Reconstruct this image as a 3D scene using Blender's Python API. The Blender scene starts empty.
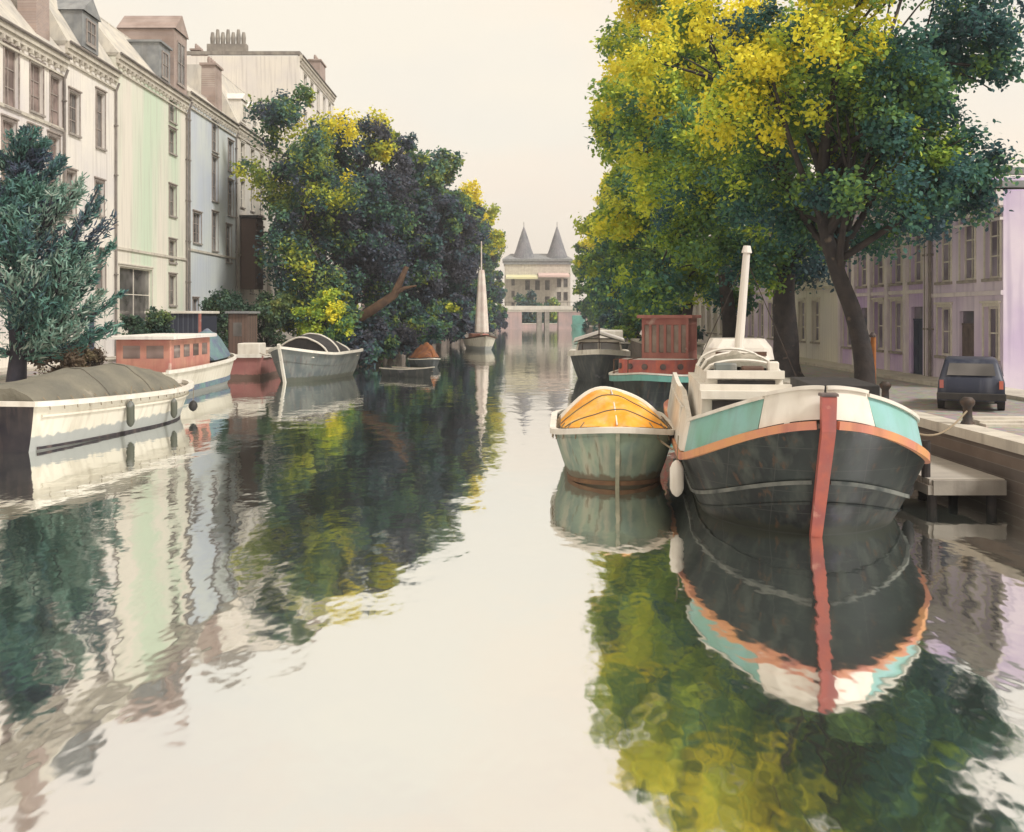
import bpy, math, random
import numpy as np
from mathutils import Vector, Matrix
C = bpy.context.scene.collection
PI = math.pi
R = math.radians
random.seed(7)

# ------------------------------------------------------------------ helpers
def mesh_obj(name, verts, faces, m=None, parent=None, smooth=False, mats=None, fm=None):
    me = bpy.data.meshes.new(name)
    me.from_pydata([tuple(v) for v in verts], [], faces)
    me.update()
    for x in (mats or ([m] if m else [])):
        me.materials.append(x)
    if fm:
        me.polygons.foreach_set('material_index', fm)
    if smooth:
        me.polygons.foreach_set('use_smooth', [True] * len(me.polygons))
    o = bpy.data.objects.new(name, me)
    C.objects.link(o)
    o.parent = parent
    return o

def tag(o, label=None, cat=None, group=None, kind=None):
    if label: o['label'] = label
    if cat: o['category'] = cat
    if group: o['group'] = group
    if kind: o['kind'] = kind
    return o

def thing(name, label, cat, loc=(0, 0, 0), rz=0, group=None):
    o = bpy.data.objects.new(name, None)
    o.empty_display_size = .3
    C.objects.link(o)
    o.location = loc
    o.rotation_euler = (0, 0, rz)
    return tag(o, label, cat, group)

class MB:
    def __init__(s): s.v = []; s.f = []
    def quadgrid(s, rows, closed=False, flip=False):
        b = len(s.v); n = len(rows[0])
        for r in rows: s.v += [tuple(p) for p in r]
        for i in range(len(rows) - 1):
            for j in range(n if closed else n - 1):
                k = (j + 1) % n
                q = (b + i * n + j, b + i * n + k, b + (i + 1) * n + k, b + (i + 1) * n + j)
                s.f.append(q[::-1] if flip else q)
        return s
    def poly(s, pts):
        b = len(s.v); s.v += [tuple(p) for p in pts]; s.f.append(tuple(range(b, b + len(pts)))); return s
    def box(s, x0, x1, y0, y1, z0, z1, tx=0, ty=0, bev=0):
        """box; tx / ty shrink the top; bev chamfers the vertical edges and the top"""
        if bev:
            def ring(x0, x1, y0, y1, z, c):
                return [(x0 + c, y0, z), (x1 - c, y0, z), (x1, y0 + c, z), (x1, y1 - c, z), (x1 - c, y1, z), (x0 + c, y1, z), (x0, y1 - c, z), (x0, y0 + c, z)]
            rows = [ring(x0, x1, y0, y1, z0, bev), ring(x0 + tx, x1 - tx, y0 + ty, y1 - ty, z1 - bev, bev),
                    ring(x0 + tx + bev * .7, x1 - tx - bev * .7, y0 + ty + bev * .7, y1 - ty - bev * .7, z1, bev)]
            s.quadgrid(rows, closed=True); s.poly(rows[-1]); s.poly(rows[0][::-1]); return s
        b = len(s.v)
        s.v += [(x0, y0, z0), (x1, y0, z0), (x1, y1, z0), (x0, y1, z0), (x0 + tx, y0 + ty, z1), (x1 - tx, y0 + ty, z1), (x1 - tx, y1 - ty, z1), (x0 + tx, y1 - ty, z1)]
        for q in ((3, 2, 1, 0), (4, 5, 6, 7), (0, 1, 5, 4), (1, 2, 6, 5), (2, 3, 7, 6), (3, 0, 4, 7)):
            s.f.append(tuple(b + i for i in q))
        return s
    def tube(s, path, rad, n=8, cap=True):
        path = [Vector(p) for p in path]
        if not hasattr(rad, '__len__'): rad = [rad] * len(path)
        rows = []; up = Vector((0, 0, 1)); prev = None
        for i, p in enumerate(path):
            t = (path[min(i + 1, len(path) - 1)] - path[max(i - 1, 0)]).normalized()
            if prev is None:
                a = t.cross(up)
                if a.length < 1e-3: a = t.cross(Vector((1, 0, 0)))
            else:
                a = prev - t * prev.dot(t)
            a.normalize(); prev = a; c = t.cross(a)
            rows.append([p + (a * math.cos(2 * PI * k / n) + c * math.sin(2 * PI * k / n)) * rad[i] for k in range(n)])
        s.quadgrid(rows, closed=True)
        if cap: s.poly(rows[0][::-1]); s.poly(rows[-1])
        return s
    def sweep(s, path, w, h, up=(0, 0, 1)):
        """rectangular rail along a path"""
        path = [Vector(p) for p in path]; up = Vector(up); rows = []
        if not hasattr(w, '__len__'): w = [w] * len(path)
        if not hasattr(h, '__len__'): h = [h] * len(path)
        for i, p in enumerate(path):
            t = (path[min(i + 1, len(path) - 1)] - path[max(i - 1, 0)]).normalized()
            a = t.cross(up)
            if a.length < 1e-3: a = Vector((1, 0, 0))
            a.normalize(); u = a.cross(t).normalized()
            a = a * w[i] / 2; u = u * h[i] / 2
            rows.append([p - a - u, p + a - u, p + a + u, p - a + u])
        s.quadgrid(rows, closed=True); s.poly(rows[0][::-1]); s.poly(rows[-1]); return s
    def band(s, bot, top, th):
        """a solid strip between two paths, th thick towards the inside of the curve"""
        bot = [Vector(p) for p in bot]; top = [Vector(p) for p in top]; rows = []
        cen = sum(bot, Vector()) / len(bot)
        for i in range(len(bot)):
            t = (bot[min(i + 1, len(bot) - 1)] - bot[max(i - 1, 0)]); t.z = 0; t.normalize()
            a = t.cross(Vector((0, 0, 1)))
            if a.dot(cen - bot[i]) < 0: a = -a
            a = a * th
            rows.append([bot[i], top[i], top[i] + a, bot[i] + a])
        s.quadgrid(rows, closed=True); s.poly(rows[0]); s.poly(rows[-1][::-1]); return s
    def lathe(s, prof, cx=0, cy=0, n=20, cap=True):
        rows = [[(cx + r * math.cos(2 * PI * k / n), cy + r * math.sin(2 * PI * k / n), z) for k in range(n)] for r, z in prof]
        s.quadgrid(rows, closed=True)
        if cap: s.poly(rows[0][::-1]); s.poly(rows[-1])
        return s
    def build(s, name, m, parent=None, smooth=False):
        return mesh_obj(name, s.v, s.f, m, parent, smooth)

# ------------------------------------------------------------------ materials
def nm(name):
    m = bpy.data.materials.new(name); m.use_nodes = True
    nt = m.node_tree; b = nt.nodes['Principled BSDF']
    return m, nt, b

def mat(name, c1, c2=None, vert=None, ramp=None, bdist=.03, rough=.75, scale=1.2, bump=0, bscale=14, streak=0, dirt=None, metallic=0, spec=.3, c3=None, detail=5, coords='Object'):
    """mottled paint / plaster / wood: two or three tones mixed by noise, optional rain streaks (vertical) and dirt patches"""
    m, nt, b = nm(name); N = nt.nodes; L = nt.links
    c2 = c2 or tuple(x * .75 for x in c1)
    tc = N.new('ShaderNodeTexCoord')
    no = N.new('ShaderNodeTexNoise'); no.inputs['Scale'].default_value = scale; no.inputs['Detail'].default_value = detail
    L.new(tc.outputs[coords], no.inputs['Vector'])
    if vert:
        mv = N.new('ShaderNodeMapping'); mv.inputs['Scale'].default_value = vert; L.new(tc.outputs[coords], mv.inputs['Vector']); L.new(mv.outputs['Vector'], no.inputs['Vector'])
    cr = N.new('ShaderNodeValToRGB'); e = cr.color_ramp.elements
    e[0].position, e[1].position = ramp or (.36, .64)
    e[0].color = (*c1, 1); e[1].color = (*c2, 1)
    if c3:
        k = cr.color_ramp.elements.new(.72); k.color = (*c3, 1)
    L.new(no.outputs['Fac'], cr.inputs['Fac'])
    col = cr.outputs['Color']
    if streak:
        mp = N.new('ShaderNodeMapping'); mp.inputs['Scale'].default_value = (2.2, 2.2, .12)
        L.new(tc.outputs[coords], mp.inputs['Vector'])
        n2 = N.new('ShaderNodeTexNoise'); n2.inputs['Scale'].default_value = 1.6; n2.inputs['Detail'].default_value = 7
        L.new(mp.outputs['Vector'], n2.inputs['Vector'])
        r2 = N.new('ShaderNodeMapRange'); r2.inputs['From Min'].default_value = .5; r2.inputs['From Max'].default_value = .72; r2.inputs['To Max'].default_value = streak
        L.new(n2.outputs['Fac'], r2.inputs['Value'])
        mx = N.new('ShaderNodeMixRGB'); mx.inputs['Color2'].default_value = (*(dirt or (.14, .12, .1)), 1)
        L.new(r2.outputs['Result'], mx.inputs['Fac']); L.new(col, mx.inputs['Color1']); col = mx.outputs['Color']
    L.new(col, b.inputs['Base Color'])
    b.inputs['Roughness'].default_value = rough
    b.inputs['Metallic'].default_value = metallic
    b.inputs['Specular IOR Level'].default_value = spec
    if bump:
        n3 = N.new('ShaderNodeTexNoise'); n3.inputs['Scale'].default_value = bscale; n3.inputs['Detail'].default_value = 6
        L.new(tc.outputs[coords], n3.inputs['Vector'])
        bp = N.new('ShaderNodeBump'); bp.inputs['Strength'].default_value = bump; bp.inputs['Distance'].default_value = bdist
        L.new(n3.outputs['Fac'], bp.inputs['Height']); L.new(bp.outputs['Normal'], b.inputs['Normal'])
    return m

def weather_hull(m, seam=None, scum=(.12, .12, .07), top=.28, rust=None):
    """adds a ragged scum band just above the water, plate seams and rust runs to a hull paint"""
    nt = m.node_tree; N = nt.nodes; L = nt.links; b = N['Principled BSDF']
    col = b.inputs['Base Color'].links[0].from_socket
    tc = N.new('ShaderNodeTexCoord'); sp = N.new('ShaderNodeSeparateXYZ'); L.new(tc.outputs['Object'], sp.inputs[0])
    no = N.new('ShaderNodeTexNoise'); no.inputs['Scale'].default_value = 4; no.inputs['Detail'].default_value = 6; L.new(tc.outputs['Object'], no.inputs['Vector'])
    ad = N.new('ShaderNodeMath'); ad.operation = 'MULTIPLY_ADD'; ad.inputs[1].default_value = -.34; L.new(no.outputs['Fac'], ad.inputs[0]); L.new(sp.outputs[2], ad.inputs[2])
    mr = N.new('ShaderNodeMapRange'); mr.inputs['From Min'].default_value = top - .2; mr.inputs['From Max'].default_value = top - .26; mr.inputs['To Max'].default_value = .8; L.new(ad.outputs[0], mr.inputs['Value'])
    mx = N.new('ShaderNodeMixRGB'); mx.inputs['Color2'].default_value = (*scum, 1); L.new(mr.outputs[0], mx.inputs['Fac']); L.new(col, mx.inputs['Color1']); col = mx.outputs[0]
    if rust:
        mp = N.new('ShaderNodeMapping'); mp.inputs['Scale'].default_value = (5, 5, .35); L.new(tc.outputs['Object'], mp.inputs['Vector'])
        n2 = N.new('ShaderNodeTexNoise'); n2.inputs['Scale'].default_value = 1.3; n2.inputs['Detail'].default_value = 8; L.new(mp.outputs[0], n2.inputs['Vector'])
        m2 = N.new('ShaderNodeMapRange'); m2.inputs['From Min'].default_value = .6; m2.inputs['From Max'].default_value = .7; m2.inputs['To Max'].default_value = .7; L.new(n2.outputs['Fac'], m2.inputs['Value'])
        mx = N.new('ShaderNodeMixRGB'); mx.inputs['Color2'].default_value = (*rust, 1); L.new(m2.outputs[0], mx.inputs['Fac']); L.new(col, mx.inputs['Color1']); col = mx.outputs[0]
    if seam:
        for ax, w_ in ((0, seam), (2, .42)):
            dv = N.new('ShaderNodeMath'); dv.operation = 'DIVIDE'; dv.inputs[1].default_value = w_; L.new(sp.outputs[ax], dv.inputs[0])
            fr = N.new('ShaderNodeMath'); fr.operation = 'FRACT'; L.new(dv.outputs[0], fr.inputs[0])
            lt = N.new('ShaderNodeMath'); lt.operation = 'LESS_THAN'; lt.inputs[1].default_value = .014 / w_; L.new(fr.outputs[0], lt.inputs[0])
            mu = N.new('ShaderNodeMath'); mu.operation = 'MULTIPLY'; mu.inputs[1].default_value = .75; L.new(lt.outputs[0], mu.inputs[0])
            mx = N.new('ShaderNodeMixRGB'); mx.inputs['Color2'].default_value = (.055, .06, .055, 1); L.new(mu.outputs[0], mx.inputs['Fac']); L.new(col, mx.inputs['Color1']); col = mx.outputs[0]
    L.new(col, b.inputs['Base Color'])

def brick_mat(name, c1, c2, mortar, scale=1.0, rough=.85, rot=None):
    m, nt, b = nm(name); N = nt.nodes; L = nt.links
    tc = N.new('ShaderNodeTexCoord'); mp = N.new('ShaderNodeMapping')
    mp.inputs['Rotation'].default_value = rot or (R(90), 0, 0)
    L.new(tc.outputs['Object'], mp.inputs['Vector'])
    br = N.new('ShaderNodeTexBrick'); br.inputs['Scale'].default_value = scale
    br.inputs['Color1'].default_value = (*c1, 1); br.inputs['Color2'].default_value = (*c2, 1); br.inputs['Mortar'].default_value = (*mortar, 1)
    br.inputs['Brick Width'].default_value = .24; br.inputs['Row Height'].default_value = .08; br.inputs['Mortar Size'].default_value = .008
    L.new(mp.outputs['Vector'], br.inputs['Vector'])
    no = N.new('ShaderNodeTexNoise'); no.inputs['Scale'].default_value = .9; no.inputs['Detail'].default_value = 6
    L.new(tc.outputs['Object'], no.inputs['Vector'])
    mx = N.new('ShaderNodeMixRGB'); mx.blend_type = 'MULTIPLY'; mx.inputs['Fac'].default_value = .6
    cr = N.new('ShaderNodeValToRGB'); cr.color_ramp.elements[0].position = .35; cr.color_ramp.elements[0].color = (.6, .56, .52, 1); cr.color_ramp.elements[1].position = .6; cr.color_ramp.elements[1].color = (1, 1, 1, 1)
    L.new(no.outputs['Fac'], cr.inputs['Fac']); L.new(br.outputs['Color'], mx.inputs['Color1']); L.new(cr.outputs['Color'], mx.inputs['Color2'])
    L.new(mx.outputs['Color'], b.inputs['Base Color']); b.inputs['Roughness'].default_value = rough
    return m

def plank_mat(name, c1, c2, width=.14, axis=0, rough=.7, gap=(.03, .03, .03)):
    """boards: narrow dark joints across an axis plus grain"""
    m, nt, b = nm(name); N = nt.nodes; L = nt.links
    tc = N.new('ShaderNodeTexCoord'); sp = N.new('ShaderNodeSeparateXYZ'); L.new(tc.outputs['Object'], sp.inputs[0])
    dv = N.new('ShaderNodeMath'); dv.operation = 'DIVIDE'; dv.inputs[1].default_value = width; L.new(sp.outputs[axis], dv.inputs[0])
    fr = N.new('ShaderNodeMath'); fr.operation = 'FRACT'; L.new(dv.outputs[0], fr.inputs[0])
    lt = N.new('ShaderNodeMath'); lt.operation = 'LESS_THAN'; lt.inputs[1].default_value = .09; L.new(fr.outputs[0], lt.inputs[0])
    fl = N.new('ShaderNodeMath'); fl.operation = 'FLOOR'; L.new(dv.outputs[0], fl.inputs[0])
    wn = N.new('ShaderNodeTexWhiteNoise'); wn.noise_dimensions = '1D'; L.new(fl.outputs[0], wn.inputs['W'])
    no = N.new('ShaderNodeTexNoise'); no.inputs['Scale'].default_value = 5; no.inputs['Detail'].default_value = 8; L.new(tc.outputs['Object'], no.inputs['Vector'])
    ad = N.new('ShaderNodeMath'); ad.operation = 'MULTIPLY_ADD'; ad.inputs[1].default_value = .45; L.new(wn.outputs['Value'], ad.inputs[0]); 
    m2 = N.new('ShaderNodeMath'); m2.operation = 'MULTIPLY'; m2.inputs[1].default_value = .8; L.new(no.outputs['Fac'], m2.inputs[0]); L.new(m2.outputs[0], ad.inputs[2])
    mx = N.new('ShaderNodeMixRGB'); mx.inputs['Color1'].default_value = (*c1, 1); mx.inputs['Color2'].default_value = (*c2, 1); L.new(ad.outputs[0], mx.inputs['Fac'])
    m3 = N.new('ShaderNodeMixRGB'); m3.inputs['Color2'].default_value = (*gap, 1); L.new(lt.outputs[0], m3.inputs['Fac']); L.new(mx.outputs['Color'], m3.inputs['Color1'])
    L.new(m3.outputs['Color'], b.inputs['Base Color']); b.inputs['Roughness'].default_value = rough
    return m

def leaf_mat(name, stops, trans=.35):
    """leaf colours picked by tint: random tone, plus painted sunlight on crowns"""
    m, nt, b = nm(name); N = nt.nodes; L = nt.links
    at = N.new('ShaderNodeAttribute'); at.attribute_name = 'tint'
    cr = N.new('ShaderNodeValToRGB'); cr.color_ramp.interpolation = 'LINEAR'
    e = cr.color_ramp.elements
    while len(e) > 1: e.remove(e[-1])
    e[0].position = stops[0][0]; e[0].color = (*stops[0][1], 1)
    for p, c in stops[1:]:
        k = e.new(p); k.color = (*c, 1)
    L.new(at.outputs['Fac'], cr.inputs['Fac']); L.new(cr.outputs['Color'], b.inputs['Base Color'])
    b.inputs['Roughness'].default_value = .6; b.inputs['Specular IOR Level'].default_value = .25
    tr = N.new('ShaderNodeBsdfTranslucent'); L.new(cr.outputs['Color'], tr.inputs['Color'])
    mx = N.new('ShaderNodeMixShader'); mx.inputs['Fac'].default_value = trans
    L.new(b.outputs[0], mx.inputs[1]); L.new(tr.outputs[0], mx.inputs[2]); L.new(mx.outputs[0], N['Material Output'].inputs['Surface'])
    return m

M = {}
M['plaster_cream'] = mat('plaster_cream', (.80, .76, .69), (.64, .60, .62), streak=.5, dirt=(.46, .41, .4), scale=.22, ramp=(.45, .7), bump=.1, bscale=30)
M['plaster_pale'] = mat('plaster_pale', (.80, .76, .69), (.68, .65, .64), streak=.5, dirt=(.42, .38, .36), scale=.25, ramp=(.42, .68), bump=.1, bscale=30)
M['plaster_green'] = mat('plaster_green', (.74, .70, .62), (.58, .68, .54), streak=.5, dirt=(.44, .41, .36), scale=.22, vert=(1.4, 1, .12), ramp=(.46, .62), bump=.1, bscale=30)
M['plaster_blue'] = mat('plaster_blue', (.65, .69, .66), (.53, .58, .66), streak=.55, dirt=(.42, .45, .5), scale=.2, bump=.1, bscale=30)
M['plaster_grey'] = mat('plaster_grey', (.72, .67, .58), (.62, .6, .56), streak=.4, dirt=(.4, .36, .33), scale=.3)
M['plaster_lilac'] = mat('plaster_lilac', (.80, .72, .82), (.62, .52, .72), streak=.5, dirt=(.38, .32, .48), scale=.4, bump=.12, bscale=25)
M['plaster_lilac2'] = mat('plaster_lilac2', (.58, .44, .74), (.76, .64, .82), streak=.45, dirt=(.34, .26, .48), scale=.5, bump=.12, bscale=25)
M['stone_lilac'] = mat('stone_lilac', (.82, .77, .75), (.7, .63, .7), scale=1, streak=.3, dirt=(.35, .3, .36))
M['stone'] = mat('stone', (.62, .58, .5), (.5, .46, .4), scale=1.1, streak=.3, bump=.2, bscale=18)
M['stone_dark'] = mat('stone_dark', (.34, .31, .27), (.22, .2, .18), scale=1.1, streak=.4, bump=.2, bscale=18)
M['slate'] = mat('slate', (.30, .31, .31), (.20, .21, .22), scale=1.6, rough=.6, streak=.3)
M['slate_pale'] = mat('slate_pale', (.62, .58, .5), (.48, .46, .42), scale=.8, rough=.7, streak=.3)
M['pink_brick'] = brick_mat('pink_brick', (.40, .30, .26), (.33, .26, .24), (.46, .40, .36))
M['red_brick'] = brick_mat('red_brick', (.38, .16, .12), (.30, .13, .10), (.4, .34, .3))
M['quay_brick'] = brick_mat('quay_brick', (.20, .15, .12), (.13, .11, .10), (.22, .2, .18), rot=(R(90), 0, R(90)))
M['white'] = mat('white', (.80, .77, .70), (.72, .68, .60), scale=2, streak=.3, dirt=(.38, .32, .26), rough=.5)
M['white_hull'] = mat('white_hull', (.78, .74, .64), (.70, .66, .56), scale=.7, streak=.45, dirt=(.4, .35, .26), rough=.45)
M['window_white'] = mat('window_white', (.74, .7, .62), (.62, .58, .52), scale=4, rough=.5)
M['window_brown'] = mat('window_brown', (.36, .31, .28), (.26, .22, .2), scale=4, rough=.55)
M['window_dark'] = mat('window_dark', (.17, .13, .12), (.11, .09, .09), scale=4, rough=.6)
M['sill'] = mat('sill', (.42, .38, .34), (.3, .27, .25), scale=3)
M['pipe'] = mat('pipe', (.26, .23, .21), (.18, .16, .15), scale=3)
M['bark'] = mat('bark', (.055, .045, .042), (.028, .026, .028), scale=2.5, bump=.8, bscale=9, c3=(.13, .10, .075))
M['bark_blue'] = mat('bark_blue', (.06, .055, .07), (.035, .035, .05), scale=2.5, bump=.8, bscale=9)
M['bark_rust'] = mat('bark_rust', (.15, .09, .055), (.09, .055, .04), scale=2.5, bump=.6, bscale=9)
M['hull_dark'] = mat('hull_dark', (.026, .036, .035), (.010, .013, .016), scale=1.1, rough=.5, streak=.7, dirt=(.085, .10, .085), c3=(.045, .042, .075), spec=.35, detail=9, bump=.35, bscale=2.2)
M['strake_worn'] = mat('strake_worn', (.05, .06, .06), (.2, .21, .19), scale=2.5, rough=.6)
M['glass_pale'] = mat('glass_pale', (.42, .34, .28), (.22, .15, .12), scale=1.2, rough=.15, spec=.6, c3=(.6, .54, .46))
M['hull_grey'] = mat('hull_grey', (.085, .095, .1), (.05, .06, .068), scale=1.2, rough=.5, streak=.5, dirt=(.22, .22, .2), c3=(.16, .16, .18))
M['hull_slate'] = mat('hull_slate', (.17, .19, .18), (.10, .12, .125), scale=1.2, rough=.55, streak=.6, dirt=(.28, .27, .25))
M['rust_line'] = mat('rust_line', (.14, .08, .05), (.22, .13, .07), scale=3)
M['stem_worn'] = mat('stem_worn', (.5, .48, .36), (.2, .24, .18), scale=2.2, rough=.6, c3=(.16, .13, .1))
M['hull_green'] = mat('hull_green', (.30, .38, .29), (.16, .23, .21), scale=1.3, rough=.5, streak=.8, dirt=(.50, .47, .36), c3=(.30, .46, .20), detail=7)
M['transom_dark'] = mat('transom_dark', (.055, .048, .052), (.03, .027, .036), scale=1.6, rough=.5, streak=.5, dirt=(.2, .15, .13))
M['red_paint'] = mat('red_paint', (.56, .16, .11), (.40, .12, .11), scale=2.2, rough=.55, streak=.6, dirt=(.26, .14, .15), c3=(.6, .3, .24))
M['rail_orange'] = mat('rail_orange', (.68, .34, .15), (.60, .24, .19), scale=1.1, rough=.55, c3=(.66, .56, .46), streak=.45, dirt=(.28, .12, .08))
M['turquoise'] = mat('turquoise', (.30, .54, .56), (.20, .44, .34), scale=.7, rough=.5, streak=.45, dirt=(.22, .3, .26))
M['teal'] = mat('teal', (.18, .44, .38), (.14, .33, .30), scale=1, rough=.5, streak=.3)
M['orange_tarp'] = mat('orange_tarp', (.85, .33, .02), (.78, .45, .08), scale=1.5, rough=.7, c3=(.74, .58, .36), bump=.8, bscale=3.2, bdist=.09, streak=.35, dirt=(.7, .56, .38))
M['olive_tarp'] = mat('olive_tarp', (.15, .145, .12), (.22, .205, .16), scale=.7, rough=.85, c3=(.46, .41, .34), bump=.8, bscale=2.2, bdist=.14)
M['olive_seam'] = mat('olive_seam', (.10, .095, .08), (.16, .14, .11), scale=3)
M['teal_tarp'] = mat('teal_tarp', (.15, .26, .25), (.13, .15, .23), scale=1.3, rough=.85, bump=.9, bscale=2.4, bdist=.12, c3=(.4, .44, .38))
M['rust_tarp'] = mat('rust_tarp', (.32, .13, .05), (.20, .09, .06), scale=2, rough=.85, bump=.4, bscale=5)
M['pink_cabin'] = mat('pink_cabin', (.58, .30, .22), (.50, .20, .17), scale=1.2, rough=.55, c3=(.64, .48, .4), streak=.4, dirt=(.3, .12, .1))
M['red_cabin'] = mat('red_cabin', (.50, .22, .18), (.40, .15, .13), scale=1.2, rough=.55, c3=(.6, .42, .36), streak=.3, dirt=(.25, .1, .09))
M['red_hull'] = mat('red_hull', (.40, .18, .16), (.32, .13, .12), scale=1, rough=.6)
M['navy'] = mat('navy', (.016, .022, .045), (.024, .03, .055), scale=1.4, rough=.45, streak=.4, dirt=(.16, .17, .2), spec=.4)
M['navy_door'] = mat('navy_door', (.055, .075, .12), (.04, .05, .09), scale=2, rough=.5)
M['brown'] = mat('brown', (.13, .075, .05), (.09, .055, .045), scale=2, rough=.7)
M['deck'] = plank_mat('deck', (.48, .41, .33), (.34, .29, .24), .16)
M['stage_deck'] = plank_mat('stage_deck', (.50, .46, .40), (.38, .35, .31), .18, axis=1)
M['shed_board'] = plank_mat('shed_board', (.018, .024, .045), (.03, .036, .06), .32, gap=(.16, .17, .2))
M['brown_board'] = plank_mat('brown_board', (.17, .10, .075), (.11, .075, .06), .2)
M['rope'] = mat('rope', (.34, .27, .18), (.24, .19, .13), scale=20, bump=.6, bscale=60)
M['rubber'] = mat('rubber', (.03, .03, .032), (.045, .042, .04), scale=5, rough=.6)
M['iron'] = mat('iron', (.05, .05, .052), (.09, .06, .045), scale=6, rough=.6, metallic=.3)
M['rust'] = mat('rust', (.42, .17, .05), (.28, .10, .04), scale=4, rough=.8)
M['sailcloth'] = mat('sailcloth', (.80, .74, .66), (.70, .58, .52), scale=1.2, rough=.8, bump=.5, bscale=4)
M['interior'] = mat('interior', (.05, .045, .045), (.03, .03, .03), scale=3)
M['awning_yellow'] = mat('awning_yellow', (.72, .68, .40), (.62, .62, .42), scale=.3)
M['awning_pink'] = mat('awning_pink', (.70, .52, .46), (.6, .45, .42), scale=.3)
M['tower_slate'] = mat('tower_slate', (.22, .21, .23), (.15, .155, .17), scale=.4, streak=.35, dirt=(.45, .5, .46))
M['bridge_pale'] = mat('bridge_pale', (.72, .68, .6), (.62, .58, .52), scale=.5, streak=.2)
M['bridge_pink'] = mat('bridge_pink', (.5, .36, .34), (.38, .3, .3), scale=.4, streak=.3)

weather_hull(M['hull_dark'], seam=.78, scum=(.035, .04, .028), top=.22, rust=(.10, .055, .03))
weather_hull(M['white_hull'], scum=(.30, .33, .34), top=.50)
weather_hull(M['hull_green'], scum=(.14, .10, .06), top=.34, rust=(.18, .14, .09))
weather_hull(M['hull_slate'], scum=(.08, .085, .06), top=.34, rust=(.14, .10, .08))
weather_hull(M['red_hull'], scum=(.10, .08, .06), top=.34, rust=(.16, .12, .10))
def glass(name, c, rough=.08):
    m, nt, b = nm(name); N = nt.nodes; L = nt.links
    tc = N.new('ShaderNodeTexCoord'); no = N.new('ShaderNodeTexNoise'); no.inputs['Scale'].default_value = .7; no.inputs['Detail'].default_value = 2
    oi = N.new('ShaderNodeObjectInfo'); va = N.new('ShaderNodeVectorMath'); va.operation = 'ADD'
    L.new(tc.outputs['Object'], va.inputs[0]); L.new(oi.outputs['Location'], va.inputs[1]); L.new(va.outputs[0], no.inputs['Vector'])
    cr = N.new('ShaderNodeValToRGB'); cr.color_ramp.elements[0].position = .4; cr.color_ramp.elements[1].position = .62
    cr.color_ramp.elements[0].color = (*c, 1); cr.color_ramp.elements[1].color = (*[min(1, x * 2.3 + .03) for x in c], 1)
    L.new(no.outputs['Fac'], cr.inputs['Fac']); L.new(cr.outputs['Color'], b.inputs['Base Color'])
    b.inputs['Roughness'].default_value = rough; b.inputs['Specular IOR Level'].default_value = .6
    return m
M['glass'] = glass('glass', (.07, .065, .062))
M['glass_warm'] = glass('glass_warm', (.13, .095, .085))
M['glass_lilac'] = glass('glass_lilac', (.13, .115, .15))

# ground: brick street / setts
def setts(name, c1, c2):
    m, nt, b = nm(name); N = nt.nodes; L = nt.links
    tc = N.new('ShaderNodeTexCoord')
    vo = N.new('ShaderNodeTexVoronoi'); vo.inputs['Scale'].default_value = 5; L.new(tc.outputs['Object'], vo.inputs['Vector'])
    no = N.new('ShaderNodeTexNoise'); no.inputs['Scale'].default_value = .4; no.inputs['Detail'].default_value = 8; L.new(tc.outputs['Object'], no.inputs['Vector'])
    mx = N.new('ShaderNodeMixRGB'); mx.inputs['Color1'].default_value = (*c1, 1); mx.inputs['Color2'].default_value = (*c2, 1); L.new(no.outputs['Fac'], mx.inputs['Fac'])
    m2 = N.new('ShaderNodeMixRGB'); m2.blend_type = 'MULTIPLY'; m2.inputs['Fac'].default_value = .35; L.new(mx.outputs['Color'], m2.inputs['Color1']); L.new(vo.outputs['Color'], m2.inputs['Color2'])
    L.new(m2.outputs['Color'], b.inputs['Base Color']); b.inputs['Roughness'].default_value = .85
    bp = N.new('ShaderNodeBump'); bp.inputs['Strength'].default_value = .4; bp.inputs['Distance'].default_value = .02
    L.new(vo.outputs['Distance'], bp.inputs['Height']); L.new(bp.outputs['Normal'], b.inputs['Normal'])
    return m
M['setts'] = setts('setts', (.42, .39, .34), (.30, .28, .26))

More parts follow.
